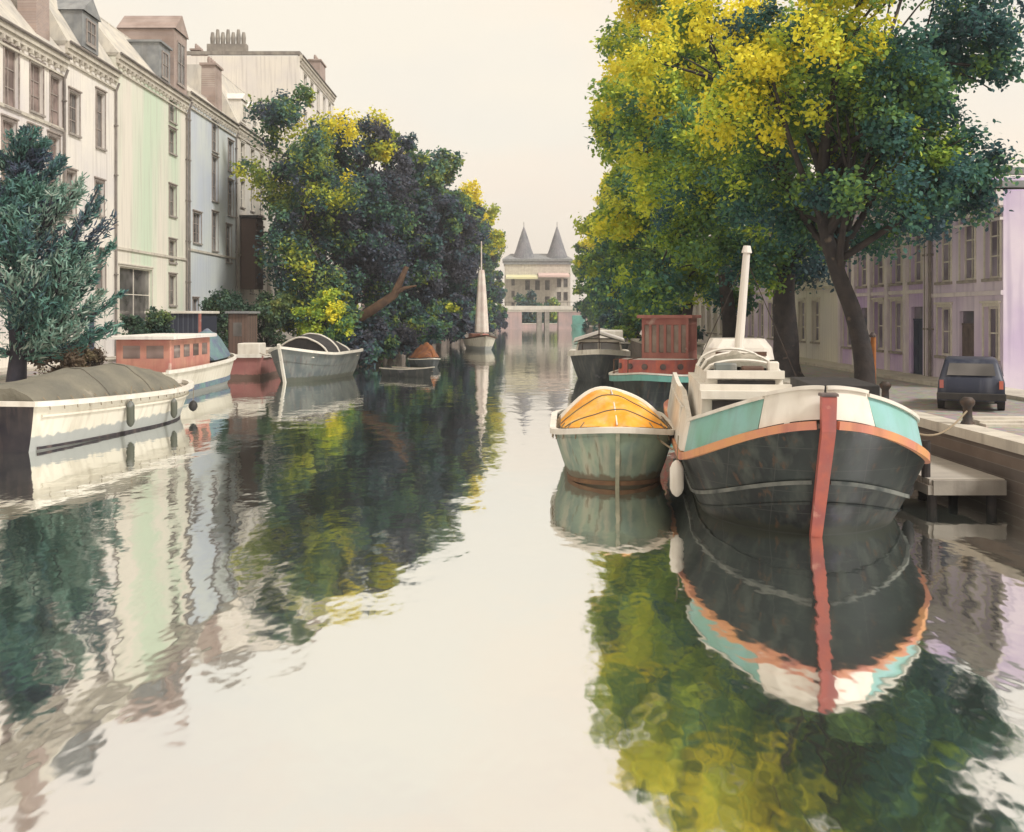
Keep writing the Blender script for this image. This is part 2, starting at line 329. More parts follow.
# water: still canal, near mirror with slow ripples
def water_mat():
    m, nt, b = nm('canal_water'); N = nt.nodes; L = nt.links
    tc = N.new('ShaderNodeTexCoord')
    mp = N.new('ShaderNodeMapping'); mp.inputs['Scale'].default_value = (1, .55, 1); L.new(tc.outputs['Object'], mp.inputs['Vector'])
    n1 = N.new('ShaderNodeTexNoise'); n1.inputs['Scale'].default_value = 1.1; n1.inputs['Detail'].default_value = 3; n1.inputs['Roughness'].default_value = .5
    L.new(mp.outputs['Vector'], n1.inputs['Vector'])
    n2 = N.new('ShaderNodeTexNoise'); n2.inputs['Scale'].default_value = .17; n2.inputs['Detail'].default_value = 2
    L.new(mp.outputs['Vector'], n2.inputs['Vector'])
    ad = N.new('ShaderNodeMath'); ad.operation = 'MULTIPLY_ADD'; ad.inputs[1].default_value = 2.0; L.new(n2.outputs['Fac'], ad.inputs[0]); L.new(n1.outputs['Fac'], ad.inputs[2])
    bp = N.new('ShaderNodeBump'); bp.inputs['Strength'].default_value = .42; bp.inputs['Distance'].default_value = .04
    L.new(ad.outputs[0], bp.inputs['Height'])
    gl = N.new('ShaderNodeBsdfGlossy'); gl.inputs['Roughness'].default_value = .05; gl.inputs['Color'].default_value = (.96, .965, .95, 1)
    df = N.new('ShaderNodeBsdfDiffuse'); df.inputs['Color'].default_value = (.14, .18, .165, 1)
    L.new(bp.outputs['Normal'], gl.inputs['Normal'])
    lw = N.new('ShaderNodeFresnel'); lw.inputs['IOR'].default_value = 1.6; L.new(bp.outputs['Normal'], lw.inputs['Normal'])
    mr = N.new('ShaderNodeMapRange'); mr.inputs['From Max'].default_value = .6; mr.inputs['To Min'].default_value = .9; mr.inputs['To Max'].default_value = .97
    L.new(lw.outputs[0], mr.inputs['Value'])
    mx = N.new('ShaderNodeMixShader'); L.new(mr.outputs[0], mx.inputs['Fac']); L.new(df.outputs[0], mx.inputs[1]); L.new(gl.outputs[0], mx.inputs[2])
    L.new(mx.outputs[0], N['Material Output'].inputs['Surface'])
    return m
M['water'] = water_mat()

# ------------------------------------------------------------------ setting
QZ = 1.4
LB = [(-19.5, -90), (-19.5, 74), (-12.6, 77), (-10.6, 92), (-8.6, 120), (-6.6, 170), (-4.6, 240), (-4.0, 306)]
RB = [(10.2, -90), (10.3, 30), (10.7, 42), (12.8, 100), (17, 200), (21.5, 306)]
g = MB()
g.poly([(x, y, QZ) for x, y in LB] + [(-900, 306, QZ), (-900, -90, QZ)])
g.poly([(x, y, QZ) for x, y in reversed(RB)] + [(900, -90, QZ), (900, 306, QZ)])
g.poly([(-900, 306, QZ), (900, 306, QZ), (900, 1500, QZ), (-900, 1500, QZ)])
g.poly([(-900, -90, QZ), (-900, -900, QZ), (900, -900, QZ), (900, -90, QZ)])
gr = g.build('ground', M['setts']); tag(gr, kind='structure')
w = MB(); w.poly([(-60, -92, 0), (60, -92, 0), (60, 308, 0), (-60, 308, 0)])
wo = w.build('water', M['water']); tag(wo, kind='structure')

def quay(pts, side, label):
    t = thing('quay_wall', label, 'quay wall')
    o = MB(); o.band([(x, y, -1) for x, y in pts], [(x, y, QZ - .22) for x, y in pts], .5)
    # straight thick wall behind the line
    o2 = MB(); rows = []
    for x, y in pts: rows.append([(x, y, -1), (x, y, QZ - .2), (x + side * .5, y, QZ - .2), (x + side * .5, y, -1)])
    o2.quadgrid(rows, closed=True); o2.build('wall_face', M['quay_brick'], t)
    c = MB(); rows = []
    for x, y in pts: rows.append([(x - side * .08, y, QZ - .2), (x - side * .08, y, QZ + .03), (x + side * .55, y, QZ + .03), (x + side * .55, y, QZ - .2)])
    c.quadgrid(rows, closed=True); c.poly(rows[0]); c.build('coping', M['stone'], t)
    return t
quay(LB, -1, 'dark brick quay wall with pale stone coping under the cream houses')
quay(RB, 1, 'dark brick quay wall with pale coping beside the black barge')
t = thing('quay_wall', 'distant quay wall closing the canal behind the white bridge', 'quay wall')
MB().box(-5, 23, 306, 306.6, -1, QZ - .2).build('wall_face', M['bridge_pink'], t)
MB().box(-5, 23, 305.9, 306.7, QZ - .2, QZ + .03).build('coping', M['stone'], t)

# raised pavement in front of the houses on both sides
p = MB(); p.box(-24, -22.3, -40, 104, QZ - .3, QZ + .12); tag(p.build('pavement', M['stone']), kind='structure')
p = MB(); p.box(15.4, 17, 20, 150, QZ - .3, QZ + .12); tag(p.build('pavement', M['stone']), kind='structure')

# ------------------------------------------------------------------ windows and buildings
def px(x, D): return (x - 512) * D / 1000
def hz(y, D): return 4 + (315 - y) * D / 1000
_wc = {}
def window(parent, u, v, w, h, fmat, gmat, nx=1, ny=1, depth=.22, sill=True, inset=.004):
    """u, v is the lower left corner; frame + pane + sill, mesh data shared by size"""
    key = (round(w, 2), round(h, 2), fmat.name, gmat.name, nx, ny, depth)
    if key not in _wc:
        f = MB(); fw = min(.085, w * .12)
        y0, y1 = depth - .07, depth
        f.box(0, fw, y0, y1, 0, h); f.box(w - fw, w, y0, y1, 0, h)
        f.box(fw, w - fw, y0, y1, h - fw, h); f.box(fw, w - fw, y0, y1, 0, fw)
        mw = fw * .6
        for i in range(1, nx + 1 - 0):
            if i < nx: x = fw + (w - 2 * fw) * i / nx; f.box(x - mw / 2, x + mw / 2, y0 + .01, y1 - .005, fw, h - fw)
        for j in range(1, ny):
            z = fw + (h - 2 * fw) * j / ny
            xs = [fw] + [fw + (w - 2 * fw) * i / nx for i in range(1, nx)] + [w - fw]
            for a, b2 in zip(xs[:-1], xs[1:]):
                f.box(a + (mw / 2 if a > fw + 1e-6 else 0), b2 - (mw / 2 if b2 < w - fw - 1e-6 else 0), y0 + .01, y1 - .005, z - mw / 2, z + mw / 2)
        if depth > 0:
            f.box(-.09, 0, -.045, -.003, -.0, h + .12); f.box(w, w + .09, -.045, -.003, -.0, h + .12); f.box(0, w, -.045, -.003, h + .003, h + .12); f.box(-.16, w + .16, -.11, -.003, h + .123, h + .2)
        pn = MB().poly([(fw * .5, depth - .02, fw * .5), (w - fw * .5, depth - .02, fw * .5), (w - fw * .5, depth - .02, h - fw * .5), (fw * .5, depth - .02, h - fw * .5)])
        si = MB().box(-.1, w + .1, -.12, depth - .075, -.11, -.003)
        a = f.build('window', fmat); b = pn.build('pane', gmat); c = si.build('sill', M['sill'])
        _wc[key] = (a.data, b.data, c.data)
        for o in (a, b, c): bpy.data.objects.remove(o)
    d = _wc[key]
    wo = bpy.data.objects.new('window', d[0]); C.objects.link(wo); wo.parent = parent; wo.location = (u, 0, v)
    po = bpy.data.objects.new('pane', d[1]); C.objects.link(po); po.parent = wo
    if sill:
        so = bpy.data.objects.new('sill', d[2]); C.objects.link(so); so.parent = wo
    return wo

def facade_mb(W, H, wins, depth=.3, z0=0):
    mb = MB()
    us = sorted(set([0, W] + [round(a, 3) for w in wins for a in (w[0], w[0] + w[2])]))
    vs = sorted(set([z0, H] + [round(a, 3) for w in wins for a in (w[1], w[1] + w[3])]))
    us = [u for u in us if 0 <= u <= W]; vs = [v for v in vs if z0 <= v <= H]
    for i in range(len(us) - 1):
        for j in range(len(vs) - 1):
            cu = (us[i] + us[i + 1]) / 2; cv = (vs[j] + vs[j + 1]) / 2
            if any(w[0] < cu < w[0] + w[2] and w[1] < cv < w[1] + w[3] for w in wins): continue
            mb.poly([(us[i], 0, vs[j]), (us[i + 1], 0, vs[j]), (us[i + 1], 0, vs[j + 1]), (us[i], 0, vs[j + 1])])
    for w in wins:
        a, b, c, d = w[0], w[1], w[0] + w[2], w[1] + w[3]
        mb.poly([(a, 0, b), (a, depth, b), (a, depth, d), (a, 0, d)])
        mb.poly([(c, 0, b), (c, 0, d), (c, depth, d), (c, depth, b)])
        mb.poly([(a, 0, d), (a, depth, d), (c, depth, d), (c, 0, d)])
        mb.poly([(a, 0, b), (c, 0, b), (c, depth, b), (a, depth, b)])
    return mb

def building(name, label, cat, loc, rz, W, Dp, H, wins, wall, roof=None, roofmat=None, fmat=None, gmat=None,
             cornice=.26, cmat=None, courses=(), pipes=(), chimneys=(), dormers=(), doors=(), panes=(2, 3), group=None):
    t = thing(name, label, cat, loc, rz, group)
    fmat = fmat or M['window_white']; gmat = gmat or M['glass']; cmat = cmat or M['stone']
    holes = [w[:4] for w in wins] + [d[:4] for d in doors]
    mb = facade_mb(W, H, holes)
    mb.poly([(0, 0, 0), (0, 0, H), (0, Dp, H), (0, Dp, 0)]); mb.poly([(W, 0, 0), (W, Dp, 0), (W, Dp, H), (W, 0, H)])
    mb.poly([(0, Dp, 0), (0, Dp, H), (W, Dp, H), (W, Dp, 0)])
    mb.build('wall', wall, t)
    for wd in wins:
        nx, ny = wd[4] if len(wd) > 4 else panes
        window(t, wd[0], wd[1], wd[2], wd[3], wd[5] if len(wd) > 5 else fmat, gmat, nx, ny)
    for d in doors:
        dm = d[4] if len(d) > 4 else M['navy_door']
        q = MB().box(d[0] + .02, d[0] + d[2] - .02, .1, .17, d[1], d[1] + d[3] * .8); q.box(d[0] + .02, d[0] + d[2] - .02, .08, .17, d[1] + d[3] * .8 + .003, d[1] + d[3] * .8 + .08)
        n = 2
        for i in range(n):
            for j in range(2):
                x0 = d[0] + .12 + i * (d[2] - .2) / 2; zz = d[1] + .2 + j * d[3] * .38
                q.box(x0, x0 + (d[2] - .4) / 2, .085, .103, zz, zz + d[3] * .3)
        do = q.build('door', dm, t)
        MB().poly([(d[0] + .03, .14, d[1] + d[3] * .8 + .08), (d[0] + d[2] - .03, .14, d[1] + d[3] * .8 + .08), (d[0] + d[2] - .03, .14, d[1] + d[3]), (d[0] + .03, .14, d[1] + d[3])]).build('fanlight', gmat, do)
    if cornice:
        c = MB(); c.box(-.02, W + .02, -cornice, -.003, H - .25, H + .12); c.box(.0, W, -cornice * .6, -.003, H - .5, H - .253); c.box(0, W, -.12, -.003, H - 1.0, H - .9)
        k = 0.3
        while k < W - .3:
            c.box(k, k + .16, -cornice * .85, -.004, H - .72, H - .503); k += .7
        c.build('cornice', cmat, t)
        MB().tube([(-.03, -cornice - .06, H + .08), (W + .03, -cornice - .06, H + .08)], .075, 8).build('gutter', M['pipe'], t)
    for z in courses:
        MB().box(.0, W, -.09, -.003, z, z + .16).build('string_course', cmat, t)
    for x in pipes:
        q = MB(); q.tube([(x, -.12, 0.1), (x, -.12, H - 1.1)], .07, 8); q.tube([(x, -.12, H - 1.1), (x, -.3, H - .6)], .07, 8)
        for zz in range(2, int(H), 3): q.box(x - .1, x + .1, -.22, -.003, zz, zz + .07)
        q.build('downpipe', M['pipe'], t)
    if roof:
        kind, rh, ins = roof
        q = MB()
        if kind == 'mansard':
            r0 = [(-.1, -.15, H + .123), (W + .1, -.15, H + .123), (W + .1, Dp + .1, H + .123), (-.1, Dp + .1, H + .123)]
            r1 = [(ins * .3, ins, H + rh), (W - ins * .3, ins, H + rh), (W - ins * .3, Dp - ins, H + rh), (ins * .3, Dp - ins, H + rh)]
            rr0 = [(-.05, .003, H - .05), (W + .05, .003, H - .05), (W + .05, Dp + .05, H - .05), (-.05, Dp + .05, H - .05)]; q.quadgrid([rr0, r0, r1], closed=True); q.poly(r1)
            q.box(ins * .3, W - ins * .3, ins, ins + .15, H + rh - .05, H + rh + .12)
        elif kind == 'ridge':
            q.poly([(-.1, -.2, H + .123), (W + .1, -.2, H + .123), (W, Dp / 2, H + rh), (0, Dp / 2, H + rh)])
            q.poly([(W + .1, Dp + .2, H + .123), (-.1, Dp + .2, H + .123), (0, Dp / 2, H + rh), (W, Dp / 2, H + rh)])
            q.poly([(-.1, -.2, H + .123), (0, Dp / 2, H + rh), (-.1, Dp + .2, H + .123)]); q.poly([(W + .1, -.2, H + .123), (W + .1, Dp + .2, H + .123), (W, Dp / 2, H + rh)])
        elif kind == 'flat':
            q.poly([(0, 0, H - .3), (W, 0, H - .3), (W, Dp, H - .3), (0, Dp, H - .3)])
            for b in ((-.05, W + .05, -.05, .25), (-.05, W + .05, Dp - .25, Dp + .05), (-.05, .25, .253, Dp - .253), (W - .25, W + .05, .253, Dp - .253)):
                q.box(b[0], b[1], b[2], b[3], H + .123, H + rh)
        ro = q.build('roof', roofmat or M['slate'], t)
    else: ro = t
    for (x, y, w, d, z0, h, mm) in chimneys:
        q = MB(); q.box(x, x + w, y, y + d, z0, z0 + h, tx=.04, ty=.04); q.box(x - .1, x + w + .1, y - .1, y + d + .1, z0 + h + .003, z0 + h + .18)
        n = max(2, int(w / .45))
        for i in range(n):
            q.lathe([(.13, z0 + h + .18), (.15, z0 + h + .5), (.11, z0 + h + .75)], x + w * (i + .5) / n, y + d / 2, 8)
        q.build('chimney', mm, ro)
    for (x, z, w, h, dp, mm, gab) in dormers:
        q = MB(); q.box(x, x + w, -.05, dp, z, z + h)
        if gab:
            q.poly([(x - .12, -.18, z + h), (x + w + .12, -.18, z + h), (x + w / 2, -.18, z + h + gab)])
            q.poly([(x - .12, -.18, z + h), (x + w / 2, -.18, z + h + gab), (x + w / 2, dp, z + h + gab), (x - .12, dp, z + h)])
            q.poly([(x + w + .12, -.18, z + h), (x + w + .12, dp, z + h), (x + w / 2, dp, z + h + gab), (x + w / 2, -.18, z + h + gab)])
            q.poly([(x + w + .12, dp, z + h), (x - .12, dp, z + h), (x + w / 2, dp, z + h + gab)])
        else:
            q.box(x - .12, x + w + .12, -.2, dp, z + h + .003, z + h + .15)
        do = q.build('dormer', mm, ro)
        wd = window(do, x + w * .22, z + h * .16, w * .56, h * .68, fmat, gmat, 2, 2, depth=-.055)
    return t

def wl(X, x0, ylo, yhi, w, base, y0, zmin=None):
    """window on the facade plane x = X, whose near side shows at column x0, rows yhi..ylo; returns local u, v, w, h"""
    D = X * 1000 / (x0 - 512)
    zl = hz(ylo, D) - base; zh = hz(yhi, D) - base
    return (round(D - y0, 2), round(zl, 2), w, round(zh - zl, 2))
XF = -24.0
def D_of(c): return XF * 1000 / (c - 512)
BZ = QZ
def WL(x0, yhi, ylo, w, y0, **k): return wl(XF, x0, ylo, yhi, w * 1.3, BZ, y0)

# house A (cream, partly out of frame)
y0 = 36.0; W = D_of(65) - y0
wins = []
for (c, a, b) in ((-40, 33, 95), (4, 44, 105), (30, 60, 110), (50, 73, 125)): wins.append(WL(c, a, b, 1.05, y0) + ((2, 3),))
for (c, a, b) in ((-42, 110, 180), (2, 118, 180), (28, 126, 186), (48, 134, 196)): wins.append(WL(c, a, b, 1.0, y0) + ((2, 3),))
for (c, a, b) in ((-42, 200, 255), (2, 205, 255), (28, 210, 262), (48, 213, 262)): wins.append(WL(c, a, b, 1.0, y0) + ((2, 3),))
for u in (1.2, 4.0, 6.0, 13.6): wins.append((u, 1.0, 1.1, 2.4, (2, 2)))
building('canal_house', 'cream canal house with grey framed windows and a pink chimney on its cornice', 'house', (XF, y0, BZ), R(90), W, 13, 16.3, wins,
         M['plaster_cream'], ('mansard', 3.0, 2.2), M['slate_pale'], fmat=M['window_brown'], gmat=M['glass_warm'], courses=(8.3, 12.4), pipes=(W - .3,),
         chimneys=((W - 2.6, .3, 1.5, 1.0, 16.4, 4.2, M['pink_brick']),), doors=((9.0, .05, 1.3, 2.9),))
# house B1
y0 = D_of(65) + .02; W = D_of(116) - y0; H = 17.2
wins = [WL(69, 90, 132, 1.0, y0) + ((2, 3),), WL(96, 90, 146, .95, y0) + ((2, 3),), WL(66, 170, 215, .9, y0) + ((2, 3),), WL(95, 180, 214, .95, y0) + ((2, 3),),
        WL(68, 250, 290, 1.0, y0) + ((2, 2),), WL(96, 250, 290, 1.0, y0) + ((2, 2),)]
building('canal_house', 'narrow pale cream house with slim sash windows and a grey slate dormer', 'house', (XF, y0, BZ), R(90), W, 13, H, wins,
         M['plaster_pale'], ('mansard', 4.6, 2.6), M['slate_pale'], fmat=M['window_brown'], gmat=M['glass'], pipes=(W - .25,),
         dormers=((2.0, H + .4, 2.2, 2.0, 3.0, M['slate'], 1.0),), doors=((2.8, .05, 1.2, 2.8),))
# house B2
y0 = D_of(116) + .02; W = D_of(187) - y0; H = 18.4
wins = []
for (a, b) in ((98, 120), (128, 152), (185, 215), (240, 262), (275, 305)): wins.append(WL(169, a, b, 1.1, y0) + ((2, 2),))
wins.append((WL(119, 240, 300, 1, y0)[0], 2.2, 5.6, 3.4, (2, 2), M['window_white']))
building('canal_house', 'tall green tinted cream house with pink attic gable and big ground floor window', 'house', (XF, y0, BZ), R(90), W, 14, H, wins,
         M['plaster_green'], ('mansard', 3.2, 2.4), M['slate_pale'], fmat=M['window_brown'], gmat=M['glass'], pipes=(W - .3,), courses=(6.6,),
         dormers=((W - 6.0, H + .12, 2.2, 2.6, 3.0, M['slate'], 0), (W - 3.0, H + .12, 2.8, 4.4, 4.0, M['pink_brick'], 1.3)))
# house C
y0 = D_of(187) + .02; W = D_of(236) - y0; H = 19.0
wins = []
for (a, b) in ((118, 150), (156, 200), (212, 250)): wins.append(WL(212, a, b, 1.2, y0) + ((2, 3),))
for (a, b) in ((140, 170), (180, 215)): wins.append(WL(228, a, b, 1.2, y0) + ((2, 3),))
for (a, b) in ((225, 262),): wins.append(WL(226, a, b, 1.2, y0) + ((2, 3),))
for u in (1.3, 7.2, 10.2): wins.append((u, 1.2, 1.3, 2.6, (2, 2)))
for a, b in ((212, 242),): wins.append(WL(193, a, b, 1.5, y0) + ((3, 3),))
building('canal_house', 'pale blue house with smooth curved looking wall and tall pink chimney', 'house', (XF, y0, BZ), R(90), W, 13, H, wins,
         M['plaster_blue'], ('mansard', 1.6, 1.5), M['slate_pale'], fmat=M['window_brown'], pipes=(W - .25, .25), courses=(7.4,),
         chimneys=((W - 3.4, .8, 2.0, 1.2, H + .5, 4.0, M['pink_brick']), (1.6, 1.0, .5, .5, H + .3, 2.0, M['slate'])), doors=((4.2, .05, 1.3, 3.0),))
# house D with the dark timber bay
y0 = D_of(236) + .02; W = 104.5 - y0; H = 19.2
wins = [(1.4 + 3.4 * i, z, 1.3, 2.3, (2, 3)) for i in range(5) for z in (8.6, 12.2, 15.6) if not (i == 0 and z < 12)] + [(4.6 + 3.2 * i, 4.6, 1.3, 2.4, (2, 2)) for i in range(4)]
td = building('canal_house', 'cream house with round topped attic dormers and a dark brown timber bay', 'house', (XF, y0, BZ), R(90), W, 13, H, wins,
         M['plaster_grey'], ('mansard', 5.4, 2.6), M['slate_pale'], courses=(7.8,),
         dormers=((1.4, H + .5, 1.9, 2.0, 2.6, M['plaster_pale'], .7), (4.9, H + .5, 1.9, 2.0, 2.6, M['plaster_pale'], .7)), doors=((1.2, .05, 1.3, 2.9, M['brown']),))
q = MB(); q.box(1.2, 3.6, -1.5, -.004, 4.9, 11.2, bev=.12)
for k in range(11): q.box(1.15, 3.65, -1.62, -1.503, 5.3 + k * .52, 5.42 + k * .52)
q.box(1.0, 3.8, -1.7, -.004, 11.203, 11.4)
q.build('timber_bay', M['brown_board'], td)
# tall building E whose blank side wall stands above the others
te = building('apartment_block', 'tall cream block rising behind the row with a blank side wall', 'building', (-22.3, 105, BZ), R(90), 20, 15, 29.8,
         [(2 + 3.6 * i, z, 1.5, 2.4, (2, 2)) for i in range(5) for z in (10, 14, 18, 22, 26)], M['plaster_pale'], ('flat', .5, 0), M['stone_dark'],
         chimneys=((3, 11.4, 2.6, 1, 29.6, 1.6, M['pink_brick']), (14.5, .6, 3.4, 1.4, 29.6, 3.4, M['pink_brick'])), cornice=.3)
q = MB()
for k in range(7): q.lathe([(.22, 31.3), (.26, 32.0), (.16, 32.6 + .3 * (k % 2))], 1.2, 6.2 + k * .55, 8)
q.box(.8, 1.6, 5.8, 10, 30.3, 31.3)
q.build('chimney', M['stone_dark'], te)
# further houses behind the left trees
for i, (ya, yb, h, mm, lab) in enumerate(((126, 139, 17, 'plaster_cream', 'cream house behind the dark trees, next after the tall block'),
                                        (139.3, 154, 18.5, 'pink_brick', 'pink brick house hidden behind the dark trees across from the red boat'),
                                        (154.3, 172, 16.5, 'plaster_grey', 'grey plaster house hidden behind the dark trees beyond the brick one'),
                                        (172.3, 196, 18, 'plaster_pale', 'pale house behind the yellow topped trees furthest along the row'))):
    X = -21 + (ya - 126) * .06
    Wd = yb - ya
    building('canal_house', lab, 'house', (X, ya, BZ), R(90), Wd, 12, h, [(1.2 + 3.1 * k, z, 1.4, 2.2, (2, 2)) for k in range(int((Wd - 1.5) / 3.1)) for z in (1.4, 5.4, 9.2, 12.6)],
             M[mm], ('ridge', 3.5, 0), M['slate'])

# right row: facade faces -x
XR = 17.0
def RW(x0, yhi, ylo, w, yend):
    D = XR * 1000 / (x0 - 512); zl = hz(ylo, D) - BZ; zh = hz(yhi, D) - BZ
    return (round(yend - D, 2), round(zl, 2), w, round(zh - zl, 2))
fa = M['stone_lilac']
# R1
ya, yb = 34.6, 40.6
wins = [(.7, 3.9, 1.2, 2.3, (2, 3)), (2.7, 3.9, 1.2, 2.3, (2, 3)), (4.7, 3.9, 1.1, 2.3, (2, 3)), (.7, 1.0, 1.2, 1.9, (2, 2)), (4.6, 1.0, 1.1, 1.9, (2, 2))]
building('canal_house', 'low lilac plaster house at the end of the row behind the dark car', 'house', (XR, yb, BZ), R(-90), yb - ya, 6.5, 6.9, wins, M['plaster_lilac'],
         ('flat', .35, 0), M['slate'], fmat=M['window_white'], gmat=M['glass_lilac'], cmat=M['stone_lilac'], courses=(3.3,), doors=((2.6, .05, 1.2, 2.7, M['window_dark']),), pipes=(.2,))
# R2
ya, yb = 40.62, 52.0; Wd = yb - ya
wins = []
for k in range(5):
    u = .8 + k * 2.15
    for z, h in ((4.0, 2.4),): wins.append((u, z, 1.2, h, (2, 3)))
wins += [(.8, 1.0, 1.2, 2.2, (2, 2)), (5.1, 1.0, 1.2, 2.2, (2, 2)), (7.25, 1.0, 1.2, 2.2, (2, 2))]
tr2 = building('canal_house', 'lilac house with pilasters, white frames and dark blue doors behind the bent tree', 'house', (XR, yb, BZ), R(-90), Wd, 8, 8.2, wins, M['plaster_lilac2'],
         ('flat', .4, 0), M['slate'], fmat=M['window_white'], gmat=M['glass_lilac'], cmat=M['stone_lilac'], courses=(3.5, 7.0), doors=((2.95, .05, 1.2, 2.9), (9.4, .05, 1.2, 2.9)), pipes=(Wd - .2,))
q = MB()
for k in range(6):
    u = .28 + k * 2.15
    q.box(u, u + .3, -.16, -.003, .1, 7.15)
q.build('pilaster', M['stone_lilac'], tr2)
for (ya, yb, h, mm, lab) in ((52.02, 63, 7.6, 'plaster_pale', 'pale yellowish house seen between the dark trunk and the bent trunk'),
                             (63.02, 78, 8.5, 'plaster_lilac', 'lilac house behind the big dark trunk and the pale mast'),
                             (78.02, 96, 9, 'plaster_cream', 'cream house behind the trees over the red cabin boat'),
                             (96.02, 118, 9, 'plaster_grey', 'grey plaster house behind the trees over the white cruiser')):
    Wd = yb - ya
    building('canal_house', lab, 'house', (XR, yb, BZ), R(-90), Wd, 12, h, [(1.0 + 2.7 * k, z, 1.3, 2.3, (2, 3)) for k in range(int((Wd - 1.4) / 2.7)) for z in (1.1, 4.6)],
             M[mm], ('flat', .4, 0), M['slate'], gmat=M['glass_lilac'], courses=(4.0,))

# ------------------------------------------------------------------ the gatehouse with twin cones
wg = thing('gatehouse', 'pale distant gatehouse with twin pointed grey towers at the canal end', 'gatehouse', (9, 334, BZ))
mb = facade_mb(22, 20.6, [(2.4, 12.5, .9, 2.2), (2.4, 8.5, .9, 2.0), (2.4, 4.5, .9, 2.0), (7, 11, 1.4, 3), (10.3, 11, 1.4, 3), (13.6, 11, 1.4, 3), (17.6, 12, 1.2, 2.6), (17.6, 7.5, 1.2, 2.6), (19.8, 7.5, 1.2, 2.6), (19.8, 12, 1.2, 2.6), (7, 6, 1.4, 2.6), (13.6, 6, 1.4, 2.6), (10, 1, 2.4, 5)])
mb.poly([(0, 0, 0), (0, 0, 20.6), (0, 14, 20.6), (0, 14, 0)]); mb.poly([(22, 0, 0), (22, 14, 0), (22, 14, 20.6), (22, 0, 20.6)]); mb.poly([(0, 14, 0), (0, 14, 20.6), (22, 14, 20.6), (22, 14, 0)])
mb.v = [(x - 11.5, y, z) for x, y, z in mb.v]
mb.build('wall', M['stone'], wg)
mb = MB()
for (u, v, w_, h_) in [(2.4, 12.5, .9, 2.2), (2.4, 8.5, .9, 2.0), (2.4, 4.5, .9, 2.0), (7, 11, 1.4, 3), (10.3, 11, 1.4, 3), (13.6, 11, 1.4, 3), (17.6, 12, 1.2, 2.6), (17.6, 7.5, 1.2, 2.6), (19.8, 7.5, 1.2, 2.6), (19.8, 12, 1.2, 2.6), (7, 6, 1.4, 2.6), (13.6, 6, 1.4, 2.6), (10, 1, 2.4, 5)]:
    wd = window(wg, u - 11.5, v, w_, h_, M['window_dark'], M['glass'], 2, 2)
mb = MB(); mb.box(-12.2, 11.2, -.7, 14.5, 20.6, 21.3); mb.box(-11.8, 10.8, -.4, 14.2, 19.5, 20.597)
mb.poly([(-12.2, -.7, 21.3), (11.2, -.7, 21.3), (8.5, 7, 23.5), (-9.5, 7, 23.5)]); mb.poly([(11.2, 14.5, 21.3), (-12.2, 14.5, 21.3), (-9.5, 7, 23.5), (8.5, 7, 23.5)])
mb.poly([(-12.2, -.7, 21.3), (-9.5, 7, 23.5), (-12.2, 14.5, 21.3)]); mb.poly([(11.2, -.7, 21.3), (11.2, 14.5, 21.3), (8.5, 7, 23.5)])
mb.build('roof', M['slate'], wg)
for cx in (-5.0, 6.2):
    mb = MB().lathe([(3.3, 0), (3.3, 21.4)], cx, -1.0, 24); tw = mb.build('tower', M['stone'], wg, True); tw.location = (0, 4.6, 0)
    mb = MB().lathe([(3.9, 21.42), (2.7, 24.6), (1.5, 28.4), (.5, 31.4), (.08, 32.6)], cx, -1.0, 24); mb.build('tower_roof', M['tower_slate'], tw)
    MB().tube([(cx, -1, 32.5), (cx, -1, 34)], .07).build('finial', M['iron'], tw)
def stall(x, y, m, label, w=5):
    t = thing('market_stall', label, 'market stall', (x, y, BZ))
    q = MB()
    for sx in (-w / 2 + .1, w / 2 - .1):
        for sy in (0, 2.4): q.box(sx - .06, sx + .06, sy - .06, sy + .06, 0, 2.7 + (.5 if sy else 0))
    q.build('frame', M['iron'], t)
    q = MB(); q.poly([(-w / 2, -.3, 2.6), (w / 2, -.3, 2.6), (w / 2, 2.7, 3.3), (-w / 2, 2.7, 3.3)]); q.poly([(-w / 2, -.3, 2.2), (w / 2, -.3, 2.2), (w / 2, -.3, 2.6), (-w / 2, -.3, 2.6)])
    q.build('awning', m, t)
    MB().box(-w / 2 + .3, w / 2 - .3, .3, 1.4, .7, .9).build('counter', M['deck'], t)
mm = MB()
for (x0, x1, z, m_, lab) in ((-2.0, 8.5, 15.6, 'awning_yellow', 'long yellow awning across the gatehouse front'), (8.7, 19, 16.2, 'awning_pink', 'long pink awning across the gatehouse front')):
    aw = MB(); aw.poly([(x0 - 9, -5.6, z - .6), (x1 - 9, -5.6, z - .6), (x1 - 9, -.1, z + .5), (x0 - 9, -.1, z + .5)]); aw.poly([(x0 - 9, -5.6, z - 1.2), (x1 - 9, -5.6, z - 1.2), (x1 - 9, -5.6, z - .6), (x0 - 9, -5.6, z - .6)])
    ao = aw.build('awning', M[m_], wg)

# white bridge
br = thing('bridge', 'low white canal bridge with pink brick abutments and a dark central pier', 'bridge', (8, 284, 0))
q = MB(); q.box(-14, 16, 0, 7, 4.9, 5.9); q.box(-14, 16, -.25, 0, 5.5, 6.6); q.build('deck', M['bridge_pale'], br)
q = MB(); q.box(-.9, .5, -.1, 7, -1, 4.9); q.box(1.3, 2.6, -.1, 7, -1, 4.9); q.build('pier', M['stone_dark'], br)
q = MB(); q.box(-13, -5.2, 0.1, 7.1, -1, 4.89); q.build('abutment', M['bridge_pink'], br)
q = MB(); q.box(5.2, 15.5, 0.1, 7.1, -1, 4.89); q.build('abutment', M['bridge_pink'], br)
q = MB()
for k in range(16): q.box(-13.8 + k * 1.95, -13.7 + k * 1.95, -.2, -.1, 6.6, 7.6)
q.box(-14, 16, -.2, -.1, 7.6, 7.7); q.build('railing', M['iron'], br)

